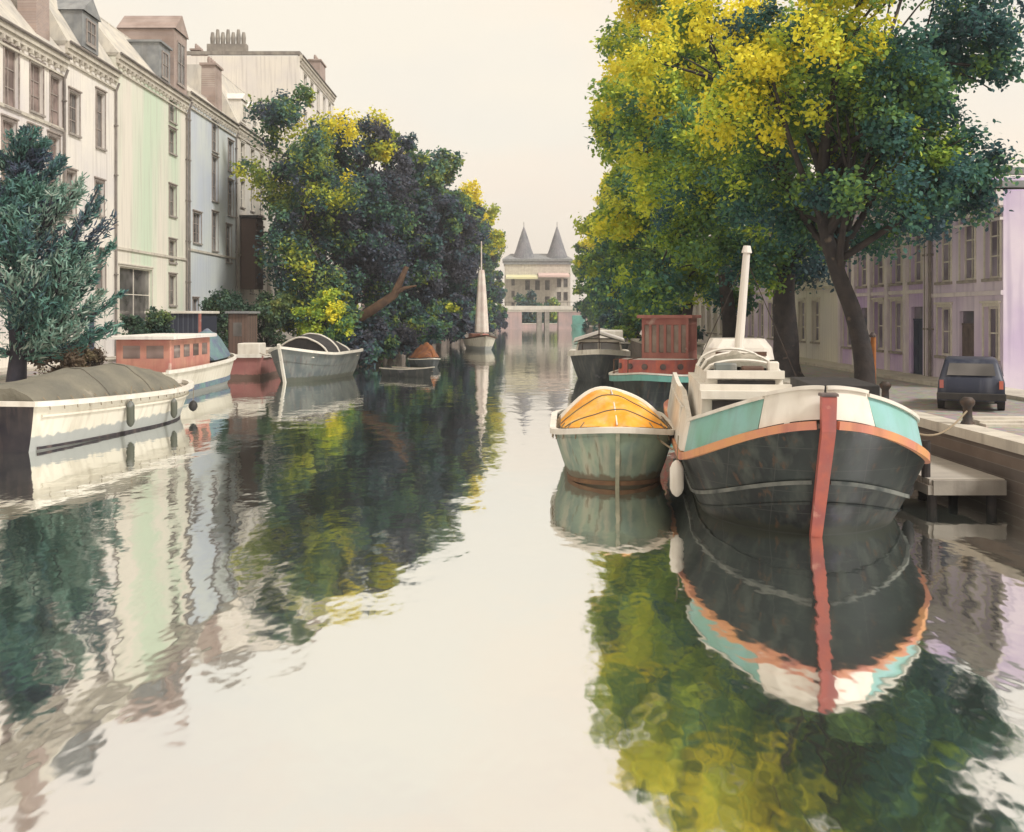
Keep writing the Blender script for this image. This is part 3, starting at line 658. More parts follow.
# ------------------------------------------------------------------ boats
class Hull:
    def __init__(s, L, B, zs, sb=.25, pb=2.0, ss=.2, tr=.6, draft=.5, rb=.5, rs=.1, w0=.55, k=.6, e=.5):
        s.L, s.B, s.zs, s.sb, s.pb, s.ss, s.tr, s.draft, s.rb, s.rs, s.w0, s.k, s.e = L, B, zs, sb, pb, ss, tr, draft, rb, rs, w0, k, e
    def f(s, t):
        t = min(max(t, 0), 1)
        if t < s.sb: return max(0, 1 - (1 - t / s.sb) ** s.pb) ** s.e
        if t > 1 - s.ss:
            q = (t - (1 - s.ss)) / s.ss
            return s.tr + (1 - s.tr) * math.sqrt(max(0, 1 - q ** 2))
        return 1
    def P(s, t, side, h):
        """t 0 bow..1 stern, side -1/1, h 0 keel..1 gunwale"""
        zt = s.zs(t); z = -s.draft + (zt + s.draft) * h
        b = s.B / 2 * s.f(t) * (s.w0 + (1 - s.w0) * h ** s.k)
        y = s.rb * (1 - h) * (1 - t) ** 2 - s.rs * (1 - h) * t + t * s.L
        return Vector((side * b, y, z))
    def ts(s, n=40): return [(i / n) ** 1.9 if i / n < .5 else ((.5) ** 1.9 + (i / n - .5) * 2 * (1 - .5 ** 1.9)) for i in range(n + 1)]
    def build(s, m, parent, tm=None, name='hull', m2=None, split=None):
        mb = MB(); T = s.ts()
        H = [i / 14 for i in range(15)]
        for side in (-1, 1):
            mb.quadgrid([[s.P(t, side, h) for h in H] for t in T], flip=side > 0)
        o = mb.build(name, m, parent, True)
        if s.tr > .02:
            q = MB(); rows = [[s.P(1, -1, h), s.P(1, 1, h)] for h in H]
            q.quadgrid(rows, flip=True); q.build('transom', tm or m, parent)
        return o
    def deck(s, m, parent, drop=.1, t0=.01, t1=1, name='deck', inset=.02):
        mb = MB(); rows = []
        for t in s.ts():
            if t < t0 or t > t1: continue
            a = s.P(t, -1, 1); b = s.P(t, 1, 1); w = max(0, b.x - inset)
            z = a.z - drop
            rows.append([Vector((-w, a.y, z)), Vector((-w * .5, a.y, z + .02)), Vector((0, a.y, z + .03)), Vector((w * .5, a.y, z + .02)), Vector((w, a.y, z))])
        mb.quadgrid(rows, flip=True); return mb.build(name, m, parent)
    def path(s, a0, a1, n=40, h=1, out=0, dz=0):
        """signed path round the bow: a in [-1, 1], t = |a|^1.9"""
        pts = []
        for i in range(n + 1):
            a = a0 + (a1 - a0) * i / n
            side = -1 if a < 0 else 1
            p = s.P(abs(a) ** 1.9, side, h)
            p.x += out * (a / (abs(a) + .08)); p.y -= out * (1 - min(1, abs(a) * 2.2)); p.z += dz
            pts.append(p)
        return pts
    def rail(s, a0, a1, m, parent, w=.1, hgt=.12, h=1, out=0, dz=0, name='rub_rail', n=60):
        return MB().sweep(s.path(a0, a1, n, h, out, dz), w, hgt).build(name, m, parent)

def lf(x0, x1, y0, y1): return lambda x: y0 + (y1 - y0) * min(1, max(0, (x - x0) / (x1 - x0)))

# ---- black barge
BL = 15.5
bz = lambda t: .95 + 1.12 * math.exp(-(t * BL / 1.6) ** 1.2) + .35 * max(0, t - .6) / .4
barge = thing('canal_barge', 'big black hulled barge with red stem post, turquoise bulwarks and pale mast', 'barge', (5.36, 17.0, 0), R(-6.9))
bh = Hull(BL, 4.55, bz, sb=.2, pb=2.4, ss=.16, tr=.35, draft=.9, rb=1.7, rs=.3, w0=.5, k=.55, e=.62)
bh.build(M['hull_dark'], barge)
bh.deck(M['deck'], barge, drop=.02)
bh.rail(-.98, -.03, M['rail_orange'], barge, w=.12, hgt=.14, out=.03, dz=.06)
bh.rail(.03, .98, M['rail_orange'], barge, w=.12, hgt=.14, out=.03, dz=.06)
bh.rail(-.95, -.03, M['strake_worn'], barge, w=.07, hgt=.07, h=.66, out=.015, name='strake')
bh.rail(.03, .95, M['strake_worn'], barge, w=.07, hgt=.07, h=.66, out=.015, name='strake')
# hull plate seams low on the bow
bh.rail(-.8, -.03, M['hull_dark'], barge, w=.04, hgt=.04, h=.52, out=.01, name='strake')
bh.rail(.03, .8, M['hull_dark'], barge, w=.04, hgt=.04, h=.52, out=.01, name='strake')
def bulwark(h_, a0, a1, m, parent, hb=.15, ht=lambda a: .7, lean=.12, th=.06, name='bulwark', n=24):
    bot = h_.path(a0, a1, n, 1, -.03, hb); top = []
    for i, p in enumerate(bot):
        a = a0 + (a1 - a0) * i / n
        q = p.copy(); q.z += ht(a) - hb
        k = lean * (1 if abs(a) > .12 else abs(a) / .12)
        q.x -= k * (1 if a > 0 else -1); q.y += lean * (1 - min(1, abs(a) * 2))
        top.append(q)
    MB().band(bot, top, th).build(name, m, parent)
    cap = [t_ + Vector((0, 0, .03)) for t_ in top]
    MB().sweep(cap, .11, .06).build('capping', M['white'], parent)
bw_h = lambda a: .60 + .16 * min(1, abs(a) / .35) - .25 * max(0, (abs(a) - .42) / .3)
bulwark(bh, -.155, -.008, M['white'], barge, ht=lambda a: bw_h(a) + .05)
bulwark(bh, .008, .125, M['white'], barge, ht=lambda a: bw_h(a) + .05)
bulwark(bh, -.42, -.157, M['turquoise'], barge, ht=bw_h)
bulwark(bh, .127, .44, M['turquoise'], barge, ht=bw_h)
bulwark(bh, -.86, -.422, M['white'], barge, ht=lambda a: .46 + .75 * min(1, max(0, (abs(a) - .42) / .2)), lean=.16)
bulwark(bh, .442, .80, M['white'], barge, ht=lambda a: .45)
# stem post
sp = [bh.P(0, 1, h) + Vector((0, -.06, 0)) for h in (.05, .2, .4, .6, .8, 1)]
sp = [Vector((0, p.y, p.z)) for p in sp] + [Vector((0, sp[-1].y - .03, sp[-1].z + .38)), Vector((0, sp[-1].y - .05, sp[-1].z + .56))]
MB().sweep(sp, [.18, .19, .2, .21, .22, .23, .24, .24], .22, up=(0, 1, 0)).build('stem_post', M['red_paint'], barge)
tp = sp[-1]
MB().box(-.15, .15, tp.y - .12, tp.y + .14, tp.z, tp.z + .05, bev=.015).build('stem_cap', M['window_dark'], barge)
# foredeck hatch box, white coaming frames, open dark slot
def framed_trunk(parent, x0, x1, y0, y1, z0, z1, zr):
    q = MB(); q.box(x0, x1, y0, y1, z0, z1, tx=.06, ty=.1); q.build('trunk_cabin', M['white'], parent)
    q = MB(); q.box(x0 - .12, x1 + .12, y0 - .1, y0 + .06, z0 + .02, z0 + .16); q.box(x0 + .02, x1 - .02, y0 - .1, y0 + .08, z1 - .1, z1 + .06)
    q.box(x0 - .12, x0 + .04, y0 + .063, y1, z0 + .02, z0 + .16)
    q.build('coaming', M['white'], parent)
    fh = z1 - z0; q = MB(); q.box(x0 + .25, x1 - .2, y0 + .005, y0 + .1, z0 + .2 * min(1, fh), z1 - .14)
    o = q.build('window_slot', M['interior'], parent); o.location = (0, -.035, 0)
framed_trunk(barge, -1.95, -.1, 2.9, 8.0, 1.1, 2.42, 0)
framed_trunk(barge, -1.8, -.2, 3.4, 7.6, 2.423, 2.80, 0)
# sprayhood hoops / folded canvas and gear on the trunk roof
q = MB(); rows = []
for i in range(13):
    yy = 4.0 + i * .24
    hh = .12 + .24 * math.sin(PI * min(1, i / 9)) ** .8 + .05 * math.sin(i * 2.1)
    rows.append([Vector((-1.75 + 1.5 * k / 12, yy + .15 * math.sin(PI * k / 12 + i), 2.79 + hh * math.sin(PI * k / 12) ** .5 * (1 + .12 * math.sin(k * 1.9 + i)))) for k in range(13)])
q.quadgrid(rows); q.build('folded_canvas', M['olive_tarp'], barge, True)
for j, (yy, hh) in enumerate(((3.95, .24), (5.0, .36), (6.4, .40))):
    pts = [Vector((-1.78 + 1.56 * k / 14, yy, 2.81 + hh * math.sin(PI * k / 14) ** .45)) for k in range(15)]
    MB().tube(pts, .035, 6).build('hoop', M['white'], barge)
for j, (x_, y_, w_, d_, h_, m_) in enumerate(((-1.6, 3.5, .45, .35, .2, 'hull_slate'), (-1.05, 3.5, .45, .3, .14, 'brown'), (-.52, 3.5, .22, .3, .24, 'white'))):
    MB().box(x_, x_ + w_, y_, y_ + d_, 2.80, 2.80 + h_, bev=.03).build('deck_locker', M[m_], barge)
# main hold hatch and dark deck box to the right
q = MB(); q.box(.35, 1.5, 3.2, 5.6, .98, 2.35, tx=.05, ty=.05, bev=.05); q.build('deck_box', M['brown_board'], barge)
q = MB(); q.box(.25, 1.6, 3.1, 5.7, 2.352, 2.6, bev=.02); q.build('box_lid', M['interior'], barge)
q = MB(); q.box(-1.45, 1.55, 8.0, 11.6, 1.1, 1.75, tx=.08, ty=.08)
q.build('hold_coaming', M['white'], barge)
q = MB(); rows = [[Vector((-1.5 + 3.1 * k / 10, 7.95 + 3.7 * i / 6, 1.76 + .32 * math.sin(PI * k / 10))) for k in range(11)] for i in range(7)]
q.quadgrid(rows); q.poly(rows[0]); q.poly(rows[-1][::-1]); q.build('hatch_cover', M['slate_pale'], barge)
# bitts + windlass on the foredeck
q = MB(); q.box(-.45, -.3, 1.0, 1.15, 1.8, 2.35); q.box(.3, .45, 1.0, 1.15, 1.8, 2.35); q.tube([(-.6, 1.08, 2.2), (.6, 1.08, 2.2)], .11, 12); q.tube([(-.25, 1.08, 2.2), (.25, 1.08, 2.2)], .17, 14)
q.build('windlass', M['iron'], barge)
# wheelhouse
q = MB(); q.box(-1.0, .65, 12.2, 14.2, 1.1, 2.7, bev=.12); wh = q.build('wheelhouse', M['white'], barge)
q = MB(); q.box(-1.15, .8, 12.0, 14.3, 2.702, 3.3, tx=.05, ty=.1, bev=.26); q.build('wheelhouse_roof', M['plaster_pale'], wh)
for x_ in (-.85, -.1): MB().box(x_, x_ + .6, 12.18, 12.196, 1.75, 2.35).build('wheelhouse_window', M['glass'], wh)
MB().box(-.9, .55, 11.99, 12.03, 2.82, 2.94).build('roof_stripe', M['brown'], wh)
MB().tube([(-.38, 11.3, 1.1), (-.3, 11.3, 3.2), (-.1, 11.25, 5.75)], [.14, .13, .10], 12).build('mast', M['plaster_pale'], barge)
MB().tube([(-.1, 11.25, 5.75), (-.09, 11.25, 5.95)], [.15, .1], 10).build('mast_cap', M['plaster_pale'], barge)
for sx in (-1.9, 1.8):
    MB().tube([(-.12, 11.25, 5.6), (sx, 12.6, 1.4)], .012, 5).build('stay', M['iron'], barge)
# leeboard-like fender strip and rail stanchions on the left side
for t_ in (.36, .5, .64):
    p = bh.P(t_, -1, 1); MB().tube([p + Vector((.05, 0, .4)), p + Vector((.08, 0, 1.0))], .025, 6).build('stanchion', M['white'], barge)
MB().tube([bh.P(t_, -1, 1) + Vector((.08, 0, 1.0)) for t_ in (.3, .36, .43, .5, .57, .64, .7)], .025, 6).build('handrail', M['white'], barge)

def fender(loc, label, ln=.6, r=.12, m='white', tilt=0):
    t = thing('fender', label, 'fender', loc)
    MB().lathe([(.03, -ln / 2 - .06), (r * .7, -ln / 2), (r, -ln / 2 + .1), (r, ln / 2 - .1), (r * .7, ln / 2), (.03, ln / 2 + .06)], n=14).build('fender_body', M[m], t, True)
    MB().tube([(0, 0, ln / 2 + .05), (0.03, 0, ln / 2 + .55)], .012, 5).build('fender_rope', M['rope'], t)
    return t
fender((3.28, 19.9, .75), 'white fender hanging between the black barge and the green boat', .6, .14)
fender((8.15, 20.6, .55), 'small black fender hanging on the barge side facing the quay', .5, .12, 'rubber')

# ---- green boat with orange cover
gz = lambda t: 1.12 + .22 * (1 - min(1, t / .3)) ** 2
gb = thing('covered_launch', 'rounded green launch under an orange cover with white trim', 'boat', (2.42, 22.9, 0), R(-3))
gh = Hull(6.8, 2.95, gz, sb=.3, pb=2.6, ss=.2, tr=.55, draft=.5, rb=.35, w0=.5, k=.6, e=.6)
gh.build(M['hull_green'], gb); gh.deck(M['deck'], gb, drop=.12)
gh.rail(-.98, .98, M['white'], gb, w=.16, hgt=.13, out=.03, dz=.03, n=90)
gh.rail(-.99, .99, M['rust_line'], gb, w=.03, hgt=.10, h=.33, out=.02, name='strake')
sp = [Vector((0, gh.P(0, 1, h).y - .04, gh.P(0, 1, h).z)) for h in (.1, .3, .5, .7, .9, 1.02)]
MB().sweep(sp, .09, .1, up=(0, 1, 0)).build('stem_post', M['stem_worn'], gb)
def cover(h_, t0, t1, ht, m, parent, nm_='cover', zoff=.12, wr=.03, inset=.12, n=18, seed=1, power=.9, ties=False):
    rr = random.Random(seed); rows = []
    ph = [rr.uniform(0, 6) for _ in range(6)]
    for i in range(n + 1):
        u = i / n; t = t0 + (t1 - t0) * u; L_ = h_.P(t, -1, 1); Rr = h_.P(t, 1, 1); w = max(.02, Rr.x - inset)
        row = []
        for k in range(21):
            v = k / 20; x = -w + 2 * w * v
            z = L_.z + zoff + ht(u) * math.sin(PI * v) ** power
            z += wr * .5 * math.sin(v * 31 + u * 11 + ph[2]) * math.sin(PI * v) * math.sin(u * 9 + ph[3]) + wr * math.sin(v * 9 + ph[0] + u * 4) * math.sin(PI * v) + wr * .7 * math.sin(u * 17 + ph[1] + v * 3) * math.sin(PI * v)
            row.append(Vector((x, L_.y, z)))
        rows.append(row)
    mb = MB().quadgrid(rows, flip=True)
    for r_ in (rows[0], rows[-1]):
        base = [Vector((p.x, p.y, r_[0].z)) for p in r_]
        mb.quadgrid([r_, base], flip=r_ is rows[-1])
    mb.build(nm_, m, parent, True)
    if ties:
        q = MB()
        for i in range(1, n, 2):
            for k in (0, -1):
                p = rows[i][k]; sg = 1 if p.x > 0 else -1
                q.tube([p + Vector((0, 0, .12)), p + Vector((sg * (inset + .03), .05, -zoff - .02)), p + Vector((sg * (inset + .05), .05, -zoff - .16))], .014, 5)
        q.build('tie_cord', M['rope'], parent)
        for f_ in (.3, .62):
            r_ = rows[int(n * f_)]; MB().tube([p + Vector((0, 0, .012)) for p in r_], .016, 5).build('cover_seam', M['olive_seam'], parent)
    return rows
rows = cover(gh, .035, .52, lambda u: .78 * math.sin(PI / 2 * min(1, u * 1.05)) ** .8, M['orange_tarp'], gb, seed=3, inset=.16, wr=.05, ties=True)
MB().tube([p + Vector((0, 0, .02)) for p in rows[-1]], .075, 8).build('cover_hoop', M['white'], gb)
rows = cover(gh, .53, .95, lambda u: .78 * (1 - u) ** .7, M['olive_tarp'], gb, 'aft_cover', seed=4)
MB().tube([(p.x, p.y, p.z) for p in [Vector((0, gh.P(.04, 1, 1).y, gh.P(.04, 1, 1).z + .16))] + [Vector((0, gh.P(t, 1, 1).y, gh.P(t, 1, 1).z + .14 + .78 * math.sin(PI / 2 * min(1, (t - .035) / .485 * 1.05)) ** .8)) for t in (.1, .2, .3, .4, .5)]], .018, 6).build('cover_seam', M['plaster_cream'], gb)

# ---- white boat, left front
def yaw_between(a, b): return -math.atan2(b[0] - a[0], b[1] - a[1])
def place_boat(name, label, bow, stern, cat='boat'):
    """local +y runs from bow to stern"""
    return thing(name, label, cat, (bow[0], bow[1], 0), yaw_between(bow, stern))
wbz = lambda t: .98 + .28 * (1 - t) ** 3 + .42 * t
wb = place_boat('motor_launch', 'long white launch with dark transom and olive canvas cover', (-13.5, 41.0), (-15.2, 29.2))
whl = Hull(12, 3.5, wbz, sb=.42, pb=2.0, ss=.3, tr=.8, draft=.5, rb=1.0, rs=.25, w0=.62, k=.6, e=.75)
whl.build(M['white_hull'], wb, M['transom_dark']); whl.deck(M['deck'], wb, drop=.1)
whl.rail(-1, 1, M['white'], wb, w=.2, hgt=.15, out=.05, dz=.02, n=100)
whl.rail(-.99, .99, M['transom_dark'], wb, w=.03, hgt=.08, h=.31, out=.012, name='waterline_band', n=80)
whl.rail(-.99, .99, M['white_hull'], wb, w=.07, hgt=.06, h=.82, out=.02, name='strake', n=80)
p0 = whl.P(1, -1, 1); p1 = whl.P(1, 1, 1)
MB().sweep([p0 + Vector((-.14, .06, .024)), p1 + Vector((.14, .06, .024))], .2, .14).build('transom_rail', M['white'], wb)
cover(whl, .22, .985, lambda u: .30 + .62 * math.sin(PI * min(1, .18 + u * .75)) ** 1.2, M['olive_tarp'], wb, zoff=.08, wr=.06, seed=9, inset=.22, power=.75, n=30, ties=True)
MB().box(-.08, .08, 11.9, 12.3, -.3, .8).build('rudder', M['transom_dark'], wb)
wm = wb.matrix_basis
wb_M = Matrix.Translation(wb.location) @ Matrix.Rotation(wb.rotation_euler.z, 4, 'Z')
def on_side(MM, h_, t, side, z, out=.14):
    p = h_.P(t, side, .9); return MM @ Vector((p.x + side * out, p.y, z))
# local x side facing the canal (east): find which side
sd = 1 if (wb_M @ Vector((1, 6, 0))).x > (wb_M @ Vector((-1, 6, 0))).x else -1
q = on_side(wb_M, whl, .62, sd, .7); fender(q, 'long grey fender on the white launch, first from its dark transom', .75, .13, 'hull_slate')
q = on_side(wb_M, whl, .36, sd, .6); fender(q, 'grey fender hanging near the bow of the white launch', .6, .12, 'hull_slate')
q = on_side(wb_M, whl, .14, sd, .45, .2); fender(q, 'black ball fender at the bow of the white launch', .3, .17, 'rubber')

# ---- boat 2: pale green hull, pink cabin, teal tarp
b2 = place_boat('cabin_boat', 'pale green cabin boat with salmon pink cabin and teal covered bow', (-17.6, 60.5), (-17.4, 46.0))
h2 = Hull(14.5, 3.2, lambda t: 1.35 + .3 * (1 - t) ** 3, sb=.3, pb=2, ss=.2, tr=.8, draft=.4, rb=.8, w0=.6)
h2.build(M['white_hull'], b2, M['hull_slate']); h2.deck(M['deck'], b2)
h2.rail(-.99, .99, M['white'], b2, w=.14, hgt=.16, out=.04, n=80); h2.rail(-.99, .99, M['teal_tarp'], b2, w=.05, hgt=.3, h=.42, out=.015, name='waterline_band', n=80)
q = MB(); q.box(-1.35, 1.25, 7.0, 13.4, 1.3, 2.85, bev=.06); cb = q.build('cabin', M['pink_cabin'], b2)
q = MB(); q.box(-1.6, 1.5, 6.6, 13.7, 2.852, 3.02, bev=.03); q.build('cabin_roof', M['plaster_pale'], cb)
for y_ in (7.6, 9.1, 10.6, 12.1):
    for x_ in (-1.365, 1.255):
        MB().box(x_, x_ + .012, y_, y_ + .9, 1.95, 2.55).build('cabin_window', M['glass_warm'], cb)
for x_ in (-1.0, .1): MB().box(x_, x_ + .8, 13.395, 13.41, 1.95, 2.55).build('cabin_window', M['glass_warm'], cb)
cover(h2, .04, .42, lambda u: .45 + 1.05 * math.sin(PI * min(1, u * 1.0)) ** .8, M['teal_tarp'], b2, 'bow_cover', wr=.1, seed=12, inset=.25)

# ---- red hulled barge with little white cabin
b3 = place_boat('red_barge', 'flat red hulled barge with white deck edge and a brown deckhouse', (-17.5, 74), (-17.3, 62.5))
h3 = Hull(11.5, 3.5, lambda t: 1.42 + .1 * (1 - t) ** 2, sb=.2, pb=2, ss=.05, tr=.95, draft=.4, rb=.5, w0=.85)
h3.build(M['red_hull'], b3, M['red_hull']); h3.deck(M['deck'], b3)
h3.rail(-.99, .99, M['white'], b3, w=.16, hgt=.2, out=.04, n=60)
p0 = h3.P(1, -1, 1); p1 = h3.P(1, 1, 1); MB().sweep([p0 + Vector((0, .05, .02)), p1 + Vector((0, .05, .02))], .16, .22).build('stern_rail', M['white'], b3)
q = MB(); q.box(-1.3, .1, 8.8, 10.6, 1.4, 2.2, bev=.05); q.build('locker', M['white'], b3)
q = MB(); q.box(.0, 1.3, 5.6, 8.3, 1.4, 4.1, bev=.06); dk = q.build('deckhouse', M['brown_board'], b3)
q = MB(); q.box(-.15, 1.45, 5.4, 8.5, 4.102, 4.25); q.build('deckhouse_roof', M['slate'], dk)
MB().box(.4, .95, 8.29, 8.32, 2.6, 3.5).build('deckhouse_window', M['glass'], dk)

# ---- grey open boat
b4 = place_boat('open_boat', 'grey wooden open boat with white gunwales and raised dark bow cuddy', (-13.6, 58.5), (-11.6, 67.5))
h4 = Hull(9, 4.0, lambda t: 1.55 + .55 * (1 - min(1, t / .5)) ** 2 + .15 * t, sb=.42, pb=1.8, ss=.2, tr=.7, draft=.4, rb=.9, w0=.45, e=.8)
h4.build(M['hull_slate'], b4, M['hull_grey'])
h4.deck(M['deck'], b4, drop=.75, name='floor_boards', inset=.25)
h4.rail(-.99, .99, M['white'], b4, w=.17, hgt=.15, out=.04, n=80)
sp = [Vector((0, h4.P(0, 1, h).y - .05, h4.P(0, 1, h).z)) for h in (.1, .4, .7, 1, 1.08)]
MB().sweep(sp, .16, .14, up=(0, 1, 0)).build('stem_post', M['white'], b4)
mb = MB(); T = [t for t in h4.ts() if t < .995]
for side in (-1, 1): mb.quadgrid([[h4.P(t, side, h) * 1 - Vector((side * .07, 0, 0)) for h in (.5, .7, .85, 1)] for t in T if t > .03], flip=side < 0)
mb.build('inner_planking', M['brown'], b4, True)
rows = cover(h4, .34, .72, lambda u: 1.15 * math.sin(PI * (.25 + u * .6)) ** .7, M['interior'], b4, 'cuddy', zoff=.02, wr=.03, inset=.22, seed=5, power=.7)
for r_ in (rows[0], rows[9], rows[-1]): MB().tube([p + Vector((0, 0, .03)) for p in r_], .06, 6).build('cuddy_hoop', M['white'], b4)
for t_ in (.2, .84): 
    p = h4.P(t_, 1, 1); MB().box(-p.x + .1, p.x - .1, p.y - .14, p.y + .14, p.z - .35, p.z - .28).build('thwart', M['white'], b4)

# ---- small dark rowing boat with a rust heap
b5 = place_boat('rowing_boat', 'small dark rowing boat with white bow below the overhanging trees', (-5.0, 64.0), (-8.4, 66.5))
h5 = Hull(4.3, 1.5, lambda t: .42 + .25 * (1 - t) ** 3 + .1 * t, sb=.5, pb=1.8, ss=.2, tr=.6, draft=.2, rb=.4, w0=.5, e=.8)
h5.build(M['hull_grey'], b5); h5.deck(M['deck'], b5, drop=.28, inset=.1); h5.rail(-.99, .99, M['white'], b5, w=.08, hgt=.07, out=.02, n=50)
MB().box(-.55, .55, 2.0, 2.25, .36, .4).build('thwart', M['brown'], b5)
b6 = place_boat('punt', 'low punt heaped with a rust brown cover at the foot of the trees', (-5.9, 75.5), (-7.6, 80.5))
h6 = Hull(5.2, 1.9, lambda t: .5 + .2 * (1 - t) ** 2, sb=.4, pb=1.8, ss=.2, tr=.7, draft=.2, rb=.4, w0=.6, e=.8)
h6.build(M['hull_grey'], b6); h6.rail(-.99, .99, M['white'], b6, w=.07, hgt=.07, out=.02, n=50)
cover(h6, .05, .95, lambda u: 1.0 * math.sin(PI * u) ** .6, M['rust_tarp'], b6, wr=.12, seed=8, inset=.05)

# ---- sailing boat with furled sail, far left bank
b7 = place_boat('sailing_boat', 'pale sailing boat with a tall furled sail by the distant trees', (-2.9, 112), (-4.6, 121))
h7 = Hull(9, 3.4, lambda t: 1.1 + .6 * (1 - t) ** 3 + .2 * t, sb=.45, pb=1.9, ss=.25, tr=.6, draft=.4, rb=.9, w0=.5, e=.8)
h7.build(M['white_hull'], b7); h7.deck(M['deck'], b7); h7.rail(-.99, .99, M['brown'], b7, w=.16, hgt=.16, out=.04, n=60)
MB().box(-1, 1, 4, 7, 1.1, 1.8, bev=.1).build('cabin', M['pink_cabin'], b7)
MB().tube([(0, 3.4, 1), (0, 3.4, 12.5)], [.13, .07], 8).build('mast', M['sailcloth'], b7)
q = MB(); rows = []
for i in range(15):
    u = i / 14; z = 2.0 + 7.2 * u; r = .42 * (1 - u) ** .8 + .26
    rows.append([Vector((r * (1 + .3 * math.cos(5 * a)) * math.cos(a), 3.4 + .7 * r * (1 + .16 * math.cos(5 * a)) * math.sin(a), z)) for a in [2 * PI * k / 24 for k in range(24)]])
q.quadgrid(rows, closed=True); q.poly(rows[-1]); q.poly(rows[0][::-1]); q.build('furled_sail', M['sailcloth'], b7, True)

# ---- teal barge with red cabin (behind the black barge)
b8 = place_boat('houseboat', 'pale houseboat with teal rail and red cabin of tall windows', (5.15, 40.0), (8.9, 53.0))
h8 = Hull(14, 3.9, lambda t: 1.35 + .25 * (1 - min(1, t / .3)) ** 2, sb=.34, pb=2.0, ss=.15, tr=.7, draft=.5, rb=.8, w0=.55, e=.8)
h8.build(M['hull_dark'], b8); h8.deck(M['plaster_pale'], b8, drop=-.04)
h8.rail(-.99, .99, M['teal'], b8, w=.1, hgt=.24, out=.05, dz=-.1, n=80, name='sheer_band'); h8.rail(-.99, .99, M['white'], b8, w=.14, hgt=.07, out=.05, dz=.07, n=80)
CBX = 1
q = MB(); q.box(-1.35, 1.35, 5.6, 10.6, 1.45, 2.25); q.box(-1.35, 1.35, 5.6, 10.6, 3.55, 3.85)
for i in range(7):
    x_ = -1.35 + i * 2.55 / 6; q.box(x_, x_ + .15, 5.6, 5.75, 2.253, 3.547); q.box(x_, x_ + .15, 10.45, 10.6, 2.253, 3.547)
for i in range(1, 9):
    y_ = 5.6 + i * 4.85 / 9; q.box(-1.35, -1.2, y_, y_ + .15, 2.253, 3.547); q.box(1.2, 1.35, y_, y_ + .15, 2.253, 3.547)
cb = q.build('cabin', M['red_cabin'], b8)
q = MB(); q.box(-1.6, 1.6, 5.3, 10.9, 3.853, 4.0, bev=.03); q.build('cabin_roof', M['red_cabin'], cb)
q = MB(); q.box(-1.25, 1.25, 5.7, 10.5, 2.26, 3.54); q.build('cabin_glazing', M['glass_pale'], cb)
for o_ in [cb] + list(cb.children):
    if o_ is cb: o_.scale = (.8, .78, 1); o_.location = (.1, 2.3, 0)
# curved red fore coaming with portholes
pts = [Vector((1.75 * math.sin(a), 4.9 - 1.5 * math.cos(a), 1.42)) for a in [(-100 + 200 * k / 24) * PI / 180 for k in range(25)]]
MB().band(pts, [p + Vector((0, .15, .62)) for p in pts], .08).build('curved_coaming', M['red_paint'], b8)
for a in (-62, -36, -12, 14, 40):
    a = a * PI / 180; c = Vector((1.78 * math.sin(a), 4.9 - 1.53 * math.cos(a) + .06, 1.75)); nrm = Vector((math.sin(a), -math.cos(a), 0))
    MB().tube([c - nrm * .03, c + nrm * .04], .13, 14).build('porthole', M['window_dark'], b8)
q = MB(); q.poly([tuple(p + Vector((0, .15, .62))) for p in pts]); q.build('fore_cabin_top', M['plaster_pale'], b8)
for x_, in ((-1.5,), (-.9,)): MB().tube([(x_, 2.3, 1.4), (x_, 2.3, 2.1), (x_ + .5, 2.5, 2.2)], .03, 6).build('bow_rail', M['brown'], b8)

# ---- white cruiser beyond the launch
b9 = place_boat('cabin_cruiser', 'grey and white cabin cruiser with folded canopy beyond the orange covered launch', (5.1, 58.5), (6.0, 69))
h9 = Hull(10.5, 3.7, lambda t: 1.55 + .35 * (1 - t) ** 3, sb=.4, pb=2, ss=.2, tr=.8, draft=.5, rb=1.0, w0=.5, e=.7)
h9.build(M['hull_grey'], b9); h9.deck(M['white'], b9, drop=-.02); h9.rail(-.99, .99, M['white'], b9, w=.16, hgt=.3, out=.04, dz=-.05, n=80)
q = MB(); q.box(-1.5, 1.5, 3.0, 6.6, 1.5, 2.5, tx=.2, ty=.25, bev=.06); cb = q.build('cabin', M['white'], b9)
q = MB()
for i in range(2):
    x0, x1 = (-1.35, -.08) if i == 0 else (.08, 1.35)
    q.poly([(x0, 3.05, 1.62), (x1, 3.05, 1.62), (x1 * (.9 if i else 1), 3.28, 2.36), (x0 * (1 if i else .9), 3.28, 2.36)])
o = q.build('windscreen', M['glass'], cb); o.location = (0, -.05, 0)
q = MB(); q.poly([(-1.6, 2.95, 2.35), (0, 2.75, 2.85), (0, 7.2, 3.0), (-1.6, 7.2, 2.5)]); q.poly([(0, 2.75, 2.85), (1.6, 2.95, 2.35), (1.6, 7.2, 2.5), (0, 7.2, 3.0)])
q.poly([(-1.6, 2.95, 2.28), (0, 2.75, 2.78), (0, 7.2, 2.93), (-1.6, 7.2, 2.43)]); q.poly([(0, 2.75, 2.78), (1.6, 2.95, 2.28), (1.6, 7.2, 2.43), (0, 7.2, 2.93)])
q.build('canopy', M['plaster_pale'], cb)
q = MB(); q.tube([(0, 2.9, 1.5), (0, 2.85, 3.5)], .04, 6); q.build('pole', M['window_dark'], b9)
for y_ in (.8, 2.0): MB().tube([(-1.0, y_, 1.7), (-1.0, y_, 2.3)], .025, 6).build('stanchion', M['iron'], b9)
MB().tube([(-1.5, 3, 2.2), (-1.0, 1.2, 2.3), (-.4, .3, 2.4), (0, .1, 2.4), (.4, .3, 2.4), (1.0, 1.2, 2.3), (1.5, 3, 2.2)], .03, 6).build('bow_rail', M['iron'], b9)

